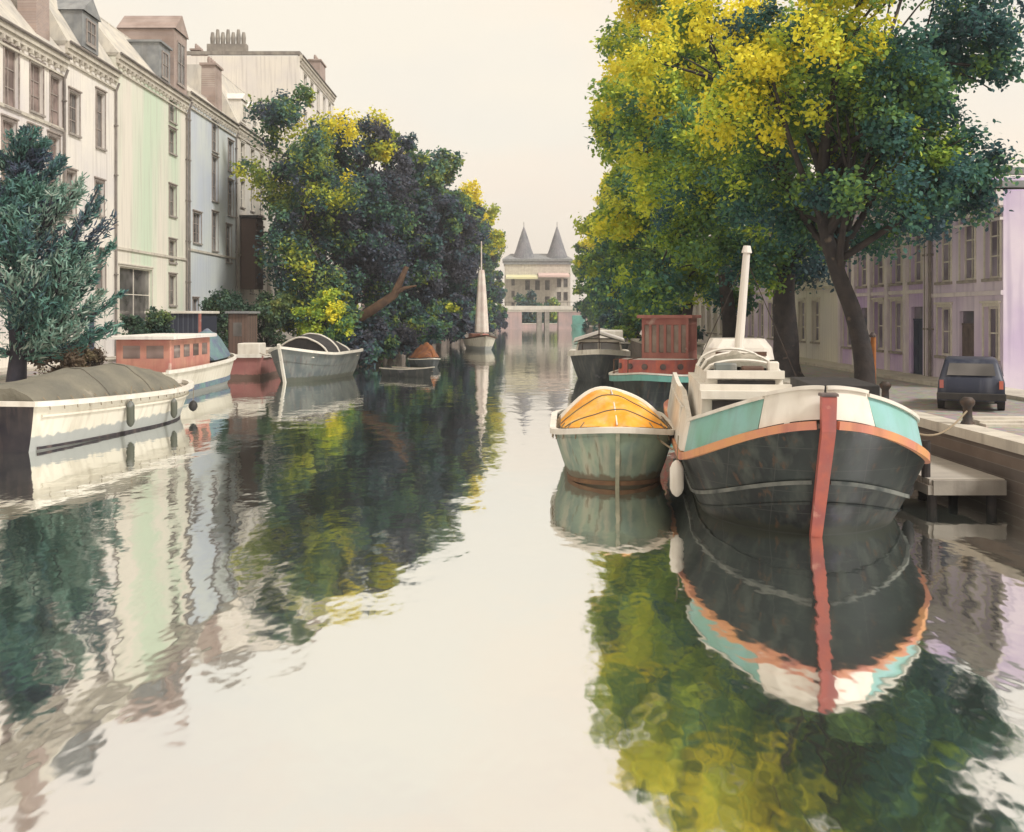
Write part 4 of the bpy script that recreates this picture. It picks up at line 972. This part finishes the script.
# ---- teal boat under the bridge side
b10 = place_boat('houseboat', 'small teal houseboat moored before the distant white bridge', (17.5, 268), (19.0, 278))
h10 = Hull(10, 4, lambda t: 1.4, sb=.3, ss=.1, tr=.9, draft=.4, w0=.7)
h10.build(M['teal'], b10); h10.deck(M['deck'], b10); MB().box(-1.6, 1.6, 2.5, 9, 1.4, 3.9, bev=.1).build('cabin', M['teal'], b10)
# ---- two more boats in the right bank line
b11 = place_boat('moored_boat', 'dark moored boat with pale deck far along the right bank below green trees'.replace('right bank', 'tree lined bank'), (8.6, 88), (9.8, 98))
h11 = Hull(10, 3.4, lambda t: 1.3 + .3 * (1 - t) ** 2, sb=.35, ss=.2, tr=.7, draft=.4, w0=.6)
h11.build(M['hull_slate'], b11); h11.deck(M['plaster_pale'], b11, drop=0); h11.rail(-.99, .99, M['white'], b11, w=.14, hgt=.14, out=.03)
MB().box(-1.1, 1.1, 3.5, 7.5, 1.3, 2.6, bev=.1).build('cabin', M['white'], b11)

# ------------------------------------------------------------------ landing stage, quay furniture, car, shed
ls = thing('landing_stage', 'low grey timber landing stage between the barge and the quay', 'landing stage', (9.35, 22.2, -.12))
q = MB(); q.box(-.75, .8, -1.6, 2.4, .62, .74); q.build('deck_boards', M['stage_deck'], ls)
q = MB(); q.box(-.8, -.7, -1.65, 2.4, .42, .617); q.box(-.697, .8, -1.68, -1.603, .42, .72); q.build('edge_beam', M['stone_dark'], ls)
for x_ in (-.62, .62):
    for y_ in (-1.4, .4, 2.1): MB().tube([(x_, y_, -.9), (x_, y_, .615)], .1, 10).build('pile', M['bark'], ls)
MB().tube([(-.7, -1.3, .74), (-.7, -1.3, 1.5)], .09, 10).build('mooring_post', M['bark'], ls)
def bollard(x, y, label):
    t = thing('bollard', label, 'bollard', (x, y, QZ), group='iron bollards along the quay edge')
    MB().lathe([(.17, 0), (.15, .06), (.11, .12), (.1, .42), (.16, .5), (.17, .58), (.1, .66)], n=14).build('post', M['iron'], t, True)
bollard(10.75, 23.6, 'iron bollard on the quay behind the landing stage')
bollard(10.9, 29.2, 'iron bollard on the quay near the bent trunk')
def rope(a, b, sag, label):
    a = Vector(a); b = Vector(b)
    pts = [a.lerp(b, i / 16) - Vector((0, 0, sag * math.sin(PI * i / 16))) for i in range(17)]
    o = MB().tube(pts, .022, 6).build('mooring_rope', M['rope']); tag(o, label, 'rope')
bM = Matrix.Translation(barge.location) @ Matrix.Rotation(barge.rotation_euler.z, 4, 'Z')
rope(bM @ Vector((1.6, 1.6, 1.95)), (10.75, 23.6, QZ + .35), .35, 'slack mooring rope from the black barge bow to the quay')
rope(bM @ Vector((-1.75, 1.7, 1.5)), (3.35, 24.6, 1.2), .3, 'short rope tying the green launch to the black barge')
rope((-14.9, 30.5, 1.35), (-19.7, 31.5, QZ + .1), .25, 'mooring rope from the dark transom launch to the quay')
rope((-13.6, 59.2, 2.0), (-15.9, 63.0, 1.6), .25, 'mooring rope between the grey open boat and the red barge')
# orange post
t = thing('mooring_pole', 'rusty orange pole standing on the quay beside the bent trunk', 'pole', (11.4, 31.6, QZ))
MB().tube([(0, 0, 0), (.02, 0, 1.9)], [.1, .08], 10).build('pole_shaft', M['rust'], t); MB().lathe([(.1, 1.9), (.12, 1.96), (.04, 2.06)], n=10).build('pole_cap', M['window_dark'], t)
# ribbed stone steps / ramp on the quay in front of the car
t = thing('stone_steps', 'shallow pale stone steps on the quay before the dark car', 'steps', (11.9, 23.7, QZ))
for k in range(3): MB().box(-.9, 1.1, -.5 + k * .32, -.19 + k * .32, 0, .06 + .05 * k).build('step', M['stone'], t)

# dark blue car, seen from behind
car = thing('parked_car', 'dark blue boxy car parked on the quay, seen from behind', 'car', (12.35, 26.9, QZ), R(-24))
def car_body():
    prof = [(0.0, .32), (-.03, .55), (0, .86), (.06, .92), (.18, 1.30), (.34, 1.40), (1.9, 1.42), (2.2, 1.36), (2.85, .98), (3.75, .86), (3.92, .6), (3.9, .32)]
    rows = []
    for (x_, k) in ((-.8, 1), (-.84, 1), (-.84, 1)): pass
    mb = MB()
    def sec(y, zt, wl, wu, zb=.3): return None
    left = []; 
    for sgn in (-1, 1):
        pass
    secs = []
    for (y, z) in prof: secs.append((y, z))
    # cross sections along x
    xs = [-.82, -.80, -.70, -.35, 0, .35, .70, .80, .82]
    grid = []
    for (y, z) in secs:
        row = []
        for x in xs:
            inset = max(0, z - .88) * .28
            xx = x * (1 - inset / .82)
            zz = z - (.05 if abs(x) >= .8 else .0) - (.04 if abs(x) >= .82 else 0)
            row.append(Vector((xx, y + (.04 if abs(x) >= .8 and y < .2 else 0), zz)))
        grid.append(row)
    mb.quadgrid(grid)
    for k, fl in ((0, False), (-1, True)):
        side = [r[k] for r in grid]
        bot = [Vector((p.x, p.y, .28)) for p in side]
        mb.quadgrid([side, bot], flip=fl)
    mb.poly([(-.82, 0, .28), (-.82, 3.9, .28), (.82, 3.9, .28), (.82, 0, .28)])
    mb.poly([(-.82, .0, .28), (.82, .0, .28), (.82, 0, .34), (-.82, 0, .34)])
    return mb
car_body().build('body', M['navy'], car, True)
o = MB().poly([(-.6, .07, .95), (.6, .07, .95), (.54, .175, 1.27), (-.54, .175, 1.27)]).build('rear_window', M['glass'], car); o.location = (0, -.03, .02)
for sx in (-1, 1):
    MB().poly([(sx * .815, .5, .93), (sx * .815, 1.9, .93), (sx * .735, 1.85, 1.3), (sx * .735, .55, 1.3)]).build('side_window', M['glass'], car)
    MB().box(sx * .73 - .05, sx * .73 + .05, -.045, -.01, .62, .84).build('tail_light', M['red_paint'], car)
    for y_ in (.75, 3.15):
        wv = MB().tube([(sx * .66, y_, .3), (sx * .84, y_, .3)], .3, 20).build('wheel', M['rubber'], car); MB().tube([(sx * .845, y_, .3), (sx * .85, y_, .3)], .17, 14).build('rim', M['iron'], wv)
MB().box(-.85, .85, -.1, .0, .32, .5, bev=.02).build('bumper', M['rubber'], car)


# dark blue shed on the left quay
sh = thing('quay_shed', 'dark blue boarded shed with white roof edge behind the teal cover', 'shed', (-21.9, 64.6, QZ))
MB().box(-1.65, 1.65, 0, 4, 0, 2.7).build('wall', M['shed_board'], sh)
MB().box(-1.8, 1.8, -.15, 4.15, 2.703, 2.86, bev=.02).build('roof', M['white'], sh)
MB().box(1.653, 1.8, -.03, .1, 0, 2.7).build('corner_post', M['red_cabin'], sh)
MB().box(-1.2, -.3, -.04, -.004, .05, 2.1).build('door', M['navy'], sh)

# ------------------------------------------------------------------ trees
def leaf_mesh(name, P, nrm_up, size, tint, mat_, parent, rng, asp=.62, droop=0, axis=None, nv=6):
    """P (n,3) leaf centres; quads with random orientation biased by nrm_up; one tint per leaf"""
    n = len(P)
    N_ = rng.normal(size=(n, 3)) * .75 + nrm_up
    N_ /= np.linalg.norm(N_, axis=1, keepdims=True) + 1e-9
    A = rng.normal(size=(n, 3)) if axis is None else axis + rng.normal(size=(n, 3)) * .22
    A -= N_ * (A * N_).sum(1, keepdims=True); A /= np.linalg.norm(A, axis=1, keepdims=True) + 1e-9
    B = np.cross(N_, A)
    s = (size * rng.uniform(.6, 1.25, size=n))[:, None]
    # six cornered leaf: tip, shoulders, stem
    c = [(-.5, 0), (-.15, .5 * asp), (.25, .42 * asp), (.55, 0), (.25, -.42 * asp), (-.15, -.5 * asp)]
    if nv == 4: c = [(-.5, 0), (.0, .5 * asp), (.55, 0), (.0, -.5 * asp)]
    V = np.empty((n, nv, 3))
    for i, (a, b) in enumerate(c):
        V[:, i] = P + A * s * a + B * s * b + N_ * s * (.10 * (abs(b) > .01))
    me = bpy.data.meshes.new(name)
    me.vertices.add(n * nv); me.vertices.foreach_set('co', V.reshape(-1).astype(np.float32))
    me.loops.add(n * nv); me.loops.foreach_set('vertex_index', np.arange(n * nv, dtype=np.int32))
    me.polygons.add(n); me.polygons.foreach_set('loop_start', np.arange(0, n * nv, nv, dtype=np.int32)); 
    try: me.polygons.foreach_set('loop_total', np.full(n, nv, dtype=np.int32))
    except Exception: pass
    me.update(calc_edges=True)
    at = me.attributes.new('tint', 'FLOAT', 'FACE'); at.data.foreach_set('value', np.clip(tint, 0, 1).astype(np.float32))
    me.materials.append(mat_)
    o = bpy.data.objects.new(name, me); C.objects.link(o); o.parent = parent
    return o

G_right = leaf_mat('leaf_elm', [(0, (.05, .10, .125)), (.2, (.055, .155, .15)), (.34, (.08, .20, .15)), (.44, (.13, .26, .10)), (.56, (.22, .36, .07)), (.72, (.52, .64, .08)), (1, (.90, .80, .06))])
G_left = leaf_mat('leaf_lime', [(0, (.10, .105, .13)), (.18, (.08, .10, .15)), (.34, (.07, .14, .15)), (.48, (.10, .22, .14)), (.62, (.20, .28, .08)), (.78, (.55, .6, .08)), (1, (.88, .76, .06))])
G_blue = leaf_mat('leaf_pine', [(0, (.07, .08, .13)), (.3, (.075, .14, .17)), (.6, (.11, .26, .21)), (.85, (.24, .38, .31)), (1, (.38, .44, .38))], .2)
G_shrub = leaf_mat('leaf_shrub', [(0, (.03, .05, .05)), (.3, (.045, .10, .075)), (.6, (.10, .17, .10)), (.85, (.22, .30, .10)), (1, (.38, .38, .12))])

G_brown = leaf_mat('leaf_dry', [(0, (.08, .07, .06)), (.5, (.2, .14, .09)), (1, (.3, .27, .15))])
def make_crown(cx, cy, cz, rx, ry, rz, lobes, lr, per, size, base, sun_yel, seed, lit_dir=(-1, 0, .4), boxy=1.0, name='crown', parent=None, mat_=None, zcut=None, dark=.5, jit=.1, nv=4, tight=.2):
    rng = np.random.default_rng(seed)
    P = []; T = []; NU = []
    lit_dir = np.array(lit_dir, float); lit_dir /= np.linalg.norm(lit_dir)
    cents = []
    k = 0
    while len(cents) < lobes and k < 20000:
        k += 1
        d = rng.normal(size=3); d /= np.linalg.norm(d)
        d = np.sign(d) * np.abs(d) ** boxy
        r = rng.uniform(.25, .6) if rng.random() < .22 else rng.uniform(.72, 1.02)
        c = d * r
        if all(np.linalg.norm((c - q) * (rx, ry, rz)) > lr * .62 for q in cents): cents.append(c)
    for c in cents:
        ctr = np.array((cx, cy, cz)) + c * (rx, ry, rz)
        if zcut is not None and ctr[2] < zcut: continue
        R_ = lr * rng.uniform(.7, 1.25)
        nsub = max(6, int(13 * rng.uniform(.8, 1.2)))
        side = float(np.dot(c, lit_dir))
        lobe_t = base + rng.normal() * .13 + sun_yel * max(0, side) * rng.choice([0, .55, 1.0, 1.25], p=[.18, .24, .32, .26])  # random leaf tone, plus sunlit yellow painted on the crown's upper, outer side
        for s_ in range(nsub):
            d = rng.normal(size=3); d /= np.linalg.norm(d)
            sc = ctr + d * R_ * rng.uniform(.35, .95) * np.array((1, 1, .8))
            m_ = int(per * rng.uniform(.6, 1.35))
            q = rng.normal(size=(m_, 3)) * (R_ * tight)
            P.append(sc + q); T.append(np.full(m_, lobe_t + rng.normal() * .13) + rng.normal(size=m_) * .06)
            NU.append(np.tile(d * .5 + (0, 0, .7), (m_, 1)))
    P = np.concatenate(P); T = np.concatenate(T); NU = np.concatenate(NU)
    return leaf_mesh(name, P, NU, size, T, mat_, parent, rng, nv=nv), [np.array((cx, cy, cz)) + c * (rx, ry, rz) for c in cents]

def limb(mb, a, b, r0, r1, rng, n=6, bend=.12):
    a = Vector(a); b = Vector(b); L_ = (b - a).length
    off = Vector((rng.uniform(-1, 1), rng.uniform(-1, 1), rng.uniform(-.2, 1))) * L_ * bend
    pts = [a.lerp(b, i / n) + off * math.sin(PI * i / n) for i in range(n + 1)]
    mb.tube(pts, [r0 + (r1 - r0) * i / n for i in range(n + 1)], 7, cap=True)
    return pts

def tree(label, loc, trunk_pts, tr0, tr1, crown, seed, group=None, cat='tree', mt=None, bark='bark', name='canal_tree', nl=14, extra=None):
    t = thing(name, label, cat, loc, 0, group)
    rr = random.Random(seed)
    cr, cents = make_crown(parent=t, seed=seed, mat_=mt, **crown)
    mb = MB()
    pts = [Vector(p) for p in trunk_pts]
    # smooth the trunk line
    sm = []
    for i in range(len(pts) - 1):
        for k in range(4): 
            p_ = pts[max(0, i - 1)]; q_ = pts[i]; r_ = pts[i + 1]; s_ = pts[min(len(pts) - 1, i + 2)]; u = k / 4
            sm.append(.5 * ((2 * q_) + (r_ - p_) * u + (2 * p_ - 5 * q_ + 4 * r_ - s_) * u * u + (3 * q_ - p_ - 3 * r_ + s_) * u ** 3))
    sm.append(pts[-1])
    n = len(sm)
    mb.tube(sm, [(tr0 + (tr1 - tr0) * i / (n - 1)) * (1.45 if i == 0 else 1.15 if i == 1 else 1) for i in range(n)], 12)
    trunk = mb.build('trunk', M[bark], t, True)
    lb = MB()
    top = sm[int(n * .55):]
    for c in sorted(cents, key=lambda c: rr.random())[:nl]:
        s0 = rr.choice(top); c = Vector(c)
        p = limb(lb, s0, c, tr1 * .75, .035, rr)
        for _ in range(2):
            e = c + Vector((rr.uniform(-1, 1), rr.uniform(-1, 1), rr.uniform(-.3, 1))) * 1.4
            limb(lb, p[3], e, tr1 * .3, .02, rr, 4)
    lo = lb.build('limbs', M[bark], t, True)
    return t

# ---- right bank trees
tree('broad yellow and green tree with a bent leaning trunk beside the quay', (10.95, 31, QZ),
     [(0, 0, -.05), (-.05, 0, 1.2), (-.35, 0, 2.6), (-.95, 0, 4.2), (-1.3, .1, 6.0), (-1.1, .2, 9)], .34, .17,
     dict(cx=.3, cy=.3, cz=9.5, rx=4.5, ry=4.0, rz=5.2, lobes=58, lr=1.35, per=120, size=.165, nv=6, base=.28, sun_yel=1.0, tight=.165, lit_dir=(-.7, -.3, .65), boxy=.9, zcut=4.3), 11, mt=G_right, nl=22)
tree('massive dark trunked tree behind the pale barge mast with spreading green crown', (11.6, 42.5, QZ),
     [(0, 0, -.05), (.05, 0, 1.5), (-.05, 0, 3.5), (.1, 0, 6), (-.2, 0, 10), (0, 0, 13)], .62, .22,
     dict(cx=-1.2, cy=0, cz=11.0, rx=5.4, ry=5, rz=7.2, lobes=54, lr=1.5, per=105, size=.2, nv=6, base=.36, tight=.165, sun_yel=.95, lit_dir=(-.65, -.3, .7), boxy=.85, zcut=4.4), 12, mt=G_right, nl=22)
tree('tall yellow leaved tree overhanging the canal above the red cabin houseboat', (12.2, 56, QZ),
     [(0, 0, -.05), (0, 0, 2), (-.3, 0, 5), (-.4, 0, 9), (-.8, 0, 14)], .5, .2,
     dict(cx=-2.3, cy=0, cz=12.0, rx=4.7, ry=5, rz=9.0, lobes=64, lr=1.55, per=62, size=.32, base=.52, sun_yel=.66, lit_dir=(-.55, -.15, .95), boxy=.72, zcut=2.6), 13, mt=G_right, nl=20)
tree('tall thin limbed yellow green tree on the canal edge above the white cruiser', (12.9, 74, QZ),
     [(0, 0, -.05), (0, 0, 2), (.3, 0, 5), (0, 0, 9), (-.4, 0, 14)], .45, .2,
     dict(cx=-2.4, cy=0, cz=13.6, rx=3.9, ry=5, rz=10.8, lobes=64, lr=1.7, per=50, size=.40, base=.54, sun_yel=.64, lit_dir=(-.8, -.15, .6), boxy=.72, zcut=2.0), 14, mt=G_right, nl=18)
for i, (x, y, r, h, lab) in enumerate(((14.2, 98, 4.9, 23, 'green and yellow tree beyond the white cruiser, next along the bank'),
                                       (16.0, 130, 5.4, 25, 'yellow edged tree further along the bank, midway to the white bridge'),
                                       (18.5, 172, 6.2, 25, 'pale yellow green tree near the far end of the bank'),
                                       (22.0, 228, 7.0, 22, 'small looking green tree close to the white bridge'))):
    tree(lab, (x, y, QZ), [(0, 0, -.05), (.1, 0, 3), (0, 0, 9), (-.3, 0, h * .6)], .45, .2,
         dict(cx=-1.6, cy=0, cz=h * .5 + .4, rx=r - 1.4, ry=r, rz=h * .46, lobes=46, lr=1.8, per=34, size=.5 + .12 * i, base=.44, sun_yel=.6, lit_dir=(-.55, -.15, .95), boxy=.75, zcut=1.0), 20 + i, mt=G_right, nl=10, group='trees along the bank beyond the cruiser')

# ---- left bank trees
lt = [(-17.6, 83, 4.5, 21.5, .42, .28, 'dark teal and green tree at the end of the cream house row'),
      (-14.6, 91, 4.7, 21.0, .20, .45, 'slate dark tree with yellow tip behind the grey open boat'),
      (-12.4, 104, 4.7, 22.0, .16, .55, 'very dark blue green tree with bright yellow crest over the water'),
      (-10.6, 124, 5.2, 22.5, .14, .50, 'dark tree leaning over the rowing boat, before the furled sail'),
      (-9.4, 152, 4.7, 23.5, .26, .60, 'dark tree with yellow flank just behind the furled sail'),
      (-7.9, 196, 5.4, 25.0, .34, .70, 'slim tree with golden yellow top left of the distant bridge'.replace('left of', 'just before')),
      (-7.2, 250, 5.6, 24.0, .36, .62, 'last yellow green tree on the shaded bank beside the bridge')]
for i, (x, y, r, h, bs, sun_yl, lab) in enumerate(lt):
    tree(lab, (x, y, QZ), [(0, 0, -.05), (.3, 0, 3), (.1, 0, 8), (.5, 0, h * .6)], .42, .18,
         dict(cx=.4, cy=0, cz=h * .53, rx=r - .4, ry=r, rz=h * .47, lobes=58, lr=1.7, per=48 if i < 4 else 32, size=.36 + .06 * i, base=bs, sun_yel=sun_yl, lit_dir=(.45, -.1, 1.0), boxy=.8, zcut=1.0), 40 + i, mt=G_left, nl=14)
# rust coloured leaning limb
t = thing('leaning_trunk', 'rust brown leaning bare trunk among the dark waterside shrubs', 'trunk', (-11.5, 83, QZ))
MB().tube([(-2.4, -2, 0), (-1.4, -3.0, 1.9), (.4, -3.6, 3.0), (2.2, -4.0, 4.2), (3.2, -4.2, 6.4)], [.4, .42, .4, .34, .2], 10).build('trunk', M['bark_rust'], t, True)
MB().tube([(2.0, -4.0, 4.1), (3.0, -4.4, 4.7), (4.0, -4.5, 4.9)], [.22, .15, .06], 8).build('branch', M['bark_rust'], t, True)

def bush(label, x, y, z, rx, ry, rz, seed, mt, base=.3, sun_yel=.3, size=.3, per=34, lobes=16, lr=.8, name='shrub', group=None):
    t = thing(name, label, 'shrub', (x, y, z), 0, group)
    cr, cents = make_crown(cx=0, cy=0, cz=rz * .9, rx=rx, ry=ry, rz=rz, lobes=lobes, lr=lr, per=per, size=size, base=base, sun_yel=sun_yel, seed=seed, lit_dir=(.2, -.3, 1), name='foliage', parent=t, mat_=mt, zcut=.05)
    mb = MB(); rr = random.Random(seed)
    for c in cents[:10]: limb(mb, (rr.uniform(-.2, .2), rr.uniform(-.2, .2), -.05), c, .06, .02, rr, 4)
    mb.build('stems', M['bark'], t)
    return t
# waterside shrubs under the left trees (from the red barge to the far end)
sb_ = [(-12.4, 78.5, 2.8, 3.6), (-11.0, 84, 2.8, 3.2), (-10.4, 91, 3.0, 4.0), (-9.8, 99, 3.0, 3.4), (-8.9, 108, 3.2, 4.2), (-8.6, 118, 3.2, 4.6), (-7.7, 130, 3.2, 4.4), (-7.2, 146, 3.4, 4.6), (-6.6, 166, 3.6, 5), (-5.6, 192, 3.8, 5.5), (-4.8, 222, 4, 5.8), (-4.2, 258, 4, 6)]
sl = ['blue green shrub by the stern of the grey boat at the bank corner', 'low slate shrub at the foot of the rust brown trunk', 'round dark shrub over the rust brown heap', 'teal shrub drooping to the water past the heap',
      'bushy dark shrub hanging over the water before the sail', 'dark shrub directly beside the furled sail boat', 'dark bush just beyond the furled sail boat', 'dark rounded shrub second beyond the furled sail',
      'shrub below the golden topped tree', 'shrub on the bank between the golden tree and the bridge', 'shrub close to the bridge on the shaded bank', 'last shrub touching the pink bridge abutment']
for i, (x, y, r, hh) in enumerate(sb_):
    bush(sl[i], x - .3, y, .75, r, r * 1.1, hh * .55, 70 + i, G_left, base=.2 + .06 * (i % 3), sun_yel=.22, size=.38 + .03 * i, per=30, lobes=22, lr=1.05, group='shrubs along the shaded bank')
# right bank far shrubs
for i, (x, y, r, hh, lab) in enumerate(((13.2, 84, 2.2, 3.4, 'green shrub on the bank behind the white cruiser'), (13.8, 112, 2.6, 4, 'yellow green shrub on the bank past the cruiser'), (16.5, 150, 3, 4.6, 'green shrub half way to the bridge on the sunny bank'),
                                   (18.5, 195, 3.4, 5, 'shrub on the sunny bank nearing the bridge'), (20.8, 245, 3.6, 5, 'dark green shrub beside the teal houseboat'))):
    bush(lab, x, y, QZ - .2, r, r, hh * .55, 90 + i, G_right, base=.3, sun_yel=.4, size=.4 + .05 * i, per=24, lobes=16, lr=1.1)
# trees in front of the gatehouse
bush('dark green round tree growing in front of the gatehouse', 5.0, 324, QZ, 4.2, 4, 5.2, 101, G_right, base=.2, sun_yel=.1, size=1.1, per=18, lobes=18, lr=2.0)
bush('yellow tipped bush in front of the gatehouse tower', 11.5, 322, QZ, 3.8, 3.5, 4.2, 102, G_right, base=.35, sun_yel=.4, size=1.0, per=16, lobes=14, lr=1.8)
# left quay greenery
bush('brownish dry hedge bush on the quay behind the white launch', -18.9, 42.5, QZ - .3, 1.1, 2.6, 1.1, 111, G_brown, base=.4, sun_yel=.1, size=.16, lobes=18, lr=.5, per=44)
bush('grey green bush above the salmon cabin roof', -20.8, 56.5, QZ + .8, 1.4, 2.0, 1.1, 112, G_shrub, base=.35, sun_yel=.3, size=.2, lobes=14, lr=.6, per=40)
bush('teal green climbing bush against the blue house', -21.4, 73.5, QZ, 1.6, 2.2, 2.2, 113, G_shrub, base=.42, sun_yel=.2, size=.26, lobes=18, lr=.8)
bush('soft green bush beside the brown deckhouse', -19.2, 78.5, QZ, 1.8, 2.0, 2.4, 114, G_shrub, base=.5, sun_yel=.3, size=.28, lobes=18, lr=.8)
bush('bright yellow green bush behind the grey open boat', -14.4, 76.6, QZ - .2, 1.9, 1.6, 2.3, 115, G_right, base=.45, sun_yel=.35, size=.3, lobes=16, lr=.9)

# ---- blue green pine at the left front
def pine():
    t = thing('pine_tree', 'blue green pine with upswept sparse branches before the cream house', 'tree', (-18.6, 37.5, QZ)); t.scale = (1.1, 1.1, 1.16)
    rr = random.Random(5); rng = np.random.default_rng(5)
    tb = MB(); tb.tube([(0, 0, -.05), (.08, 0, 1.0), (-.05, 0, 2.6), (.1, .05, 4.5), (.0, 0, 6.5), (.15, 0, 8.2)], [.34, .27, .22, .16, .10, .04], 10)
    tb.build('trunk', M['bark_blue'], t, True)
    lb = MB(); P = []; T = []; AX = []
    def frond(a, b, w, n, tint):
        a = Vector(a); b = Vector(b); d = (b - a)
        mid = a.lerp(b, .5) + Vector((0, 0, -d.length * .16))
        pts = [(a * (1 - u) ** 2 + mid * 2 * u * (1 - u) + b * u * u) for u in [i / 8 for i in range(9)]]
        lb.tube(pts, [.05 * (1 - i / 9) + .008 for i in range(9)], 6)
        for _ in range(n):
            u = rr.random() ** .8 * .95 + .08
            u = min(u, 1.02)
            p = a * (1 - u) ** 2 + mid * 2 * u * (1 - u) + b * u * u
            k = w * (.35 + .9 * math.sin(PI * min(1, u) ** .8))
            off = Vector((rr.gauss(0, 1), rr.gauss(0, 1), rr.gauss(0, .6))) * k * .5
            P.append(tuple(p + off)); ax = d.normalized() * 1.1 + off.normalized() * .55 + Vector((0, 0, .25)); AX.append(tuple(ax.normalized())); T.append(tint + rr.gauss(0, .1))
    # main upswept branches
    specs = []
    for k in range(46):
        z0 = rr.uniform(.9, 7.2); az = rr.uniform(0, 2 * PI)
        ln = (3.4 - .30 * z0) * rr.uniform(.75, 1.15); rise = rr.uniform(.55, 1.0)
        specs.append((z0, az, ln, rise))
    for (z0, az, ln, rise) in ((2.6, -.1, 3.1, 1.05), (1.9, -.35, 3.1, .85), (3.4, .1, 2.8, 1.15), (1.4, -.2, 3.2, .6), (2.2, .3, 3.0, .95), (4.2, -.2, 2.5, 1.2), (1.0, -.5, 3.0, .45), (1.3, .15, 3.4, .6), (.9, .0, 3.2, .4)):
        specs.append((z0, az, ln, rise))
    for (z0, az, ln, rise) in specs:
        a = (0, 0, z0); b = (math.cos(az) * ln, math.sin(az) * ln, z0 + ln * rise * .8)
        tint = rr.choice([.15, .4, .55, .7, .85])
        frond(a, b, .36, 330, tint)
        for s_ in (-1, 1):
            u = rr.uniform(.35, .6); a2 = Vector(a).lerp(Vector(b), u) - Vector((0, 0, ln * .07)); az2 = az + s_ * rr.uniform(.4, .7); l2 = ln * .5
            frond(a2, a2 + Vector((math.cos(az2) * l2, math.sin(az2) * l2, l2 * rise)), .28, 100, tint + rr.uniform(-.1, .1))
    lb.build('limbs', M['bark_blue'], t, True)
    leaf_mesh('needles', np.array(P), np.tile((0, 0, .3), (len(P), 1)), .27, np.array(T), G_blue, t, rng, asp=.2, axis=np.array(AX))
    return t
pine()

# ------------------------------------------------------------------ light, sky, camera
S = bpy.context.scene
world = bpy.data.worlds.new('World'); S.world = world; world.use_nodes = True
nt = world.node_tree; N = nt.nodes; L = nt.links
bg = N['Background']; bg.inputs['Strength'].default_value = .1
SUN_EL, SUN_AZ = R(46), R(122)     # azimuth measured clockwise from +y: ahead-right is small, behind-right over 90
sky = N.new('ShaderNodeTexSky'); sky.sky_type = 'NISHITA'; sky.sun_disc = False; sky.sun_elevation = SUN_EL; sky.sun_rotation = SUN_AZ; sky.dust_density = 3; sky.air_density = 1
tc = N.new('ShaderNodeTexCoord'); mp = N.new('ShaderNodeMapping'); mp.inputs['Scale'].default_value = (1, 1, 2.2)
L.new(tc.outputs['Generated'], mp.inputs['Vector'])
no = N.new('ShaderNodeTexNoise'); no.inputs['Scale'].default_value = 2.2; no.inputs['Detail'].default_value = 4; L.new(mp.outputs['Vector'], no.inputs['Vector'])
mr = N.new('ShaderNodeMapRange'); mr.inputs['From Min'].default_value = .36; mr.inputs['From Max'].default_value = .56; mr.inputs['To Min'].default_value = .86; mr.inputs['To Max'].default_value = 1.0
L.new(no.outputs['Fac'], mr.inputs['Value'])
mx = N.new('ShaderNodeMixRGB')
n2 = N.new('ShaderNodeTexNoise'); n2.inputs['Scale'].default_value = 1.7; n2.inputs['Detail'].default_value = 5; L.new(mp.outputs['Vector'], n2.inputs['Vector'])
m2 = N.new('ShaderNodeMapRange'); m2.inputs['From Min'].default_value = .48; m2.inputs['From Max'].default_value = .66; L.new(n2.outputs['Fac'], m2.inputs['Value'])
cl = N.new('ShaderNodeMixRGB'); cl.inputs['Color1'].default_value = (5.4, 4.6, 3.76, 1); cl.inputs['Color2'].default_value = (5.05, 4.68, 4.02, 1); L.new(m2.outputs[0], cl.inputs['Fac']); L.new(cl.outputs[0], mx.inputs['Color2'])
L.new(mr.outputs['Result'], mx.inputs['Fac']); L.new(sky.outputs['Color'], mx.inputs['Color1']); L.new(mx.outputs['Color'], bg.inputs['Color'])
sl_ = bpy.data.lights.new('sun', 'SUN'); sl_.energy = 1.5; sl_.angle = R(12); sl_.color = (1, .97, .92)
so = bpy.data.objects.new('sun', sl_); C.objects.link(so)
d = Vector((math.sin(SUN_AZ) * math.cos(SUN_EL), math.cos(SUN_AZ) * math.cos(SUN_EL), math.sin(SUN_EL)))
so.rotation_euler = d.to_track_quat('Z', 'Y').to_euler(); so.location = (30, -20, 60)

cam = bpy.data.cameras.new('camera'); co = bpy.data.objects.new('camera', cam); C.objects.link(co)
co.location = (0, 0, 4); co.rotation_euler = (R(90), 0, 0)
cam.sensor_width = 36; cam.lens = 36 * 1000 / 1024; cam.shift_y = -101 / 1024; cam.clip_end = 4000; cam.clip_start = .1
S.camera = co
S.view_settings.view_transform = 'Standard'; S.view_settings.look = 'None'; S.view_settings.gamma = 1; S.view_settings.exposure = 1.0
S.cycles.max_bounces = 6; S.cycles.diffuse_bounces = 3; S.cycles.glossy_bounces = 3; S.cycles.transmission_bounces = 3
S.cycles.use_denoising = True

hz_ = MB().box(-140, 140, -110, 560, -2.2, 42).build('haze', None)
m = bpy.data.materials.new('haze_air'); m.use_nodes = True; nt2 = m.node_tree; nt2.nodes.remove(nt2.nodes['Principled BSDF'])
pv = nt2.nodes.new('ShaderNodeVolumePrincipled'); pv.inputs['Color'].default_value = (.93, .95, 1, 1); pv.inputs['Density'].default_value = .0006; pv.inputs['Anisotropy'].default_value = .2
nt2.links.new(pv.outputs[0], nt2.nodes['Material Output'].inputs['Volume'])
hz_.data.materials.append(m); tag(hz_, kind='stuff')
S.cycles.volume_bounces = 0
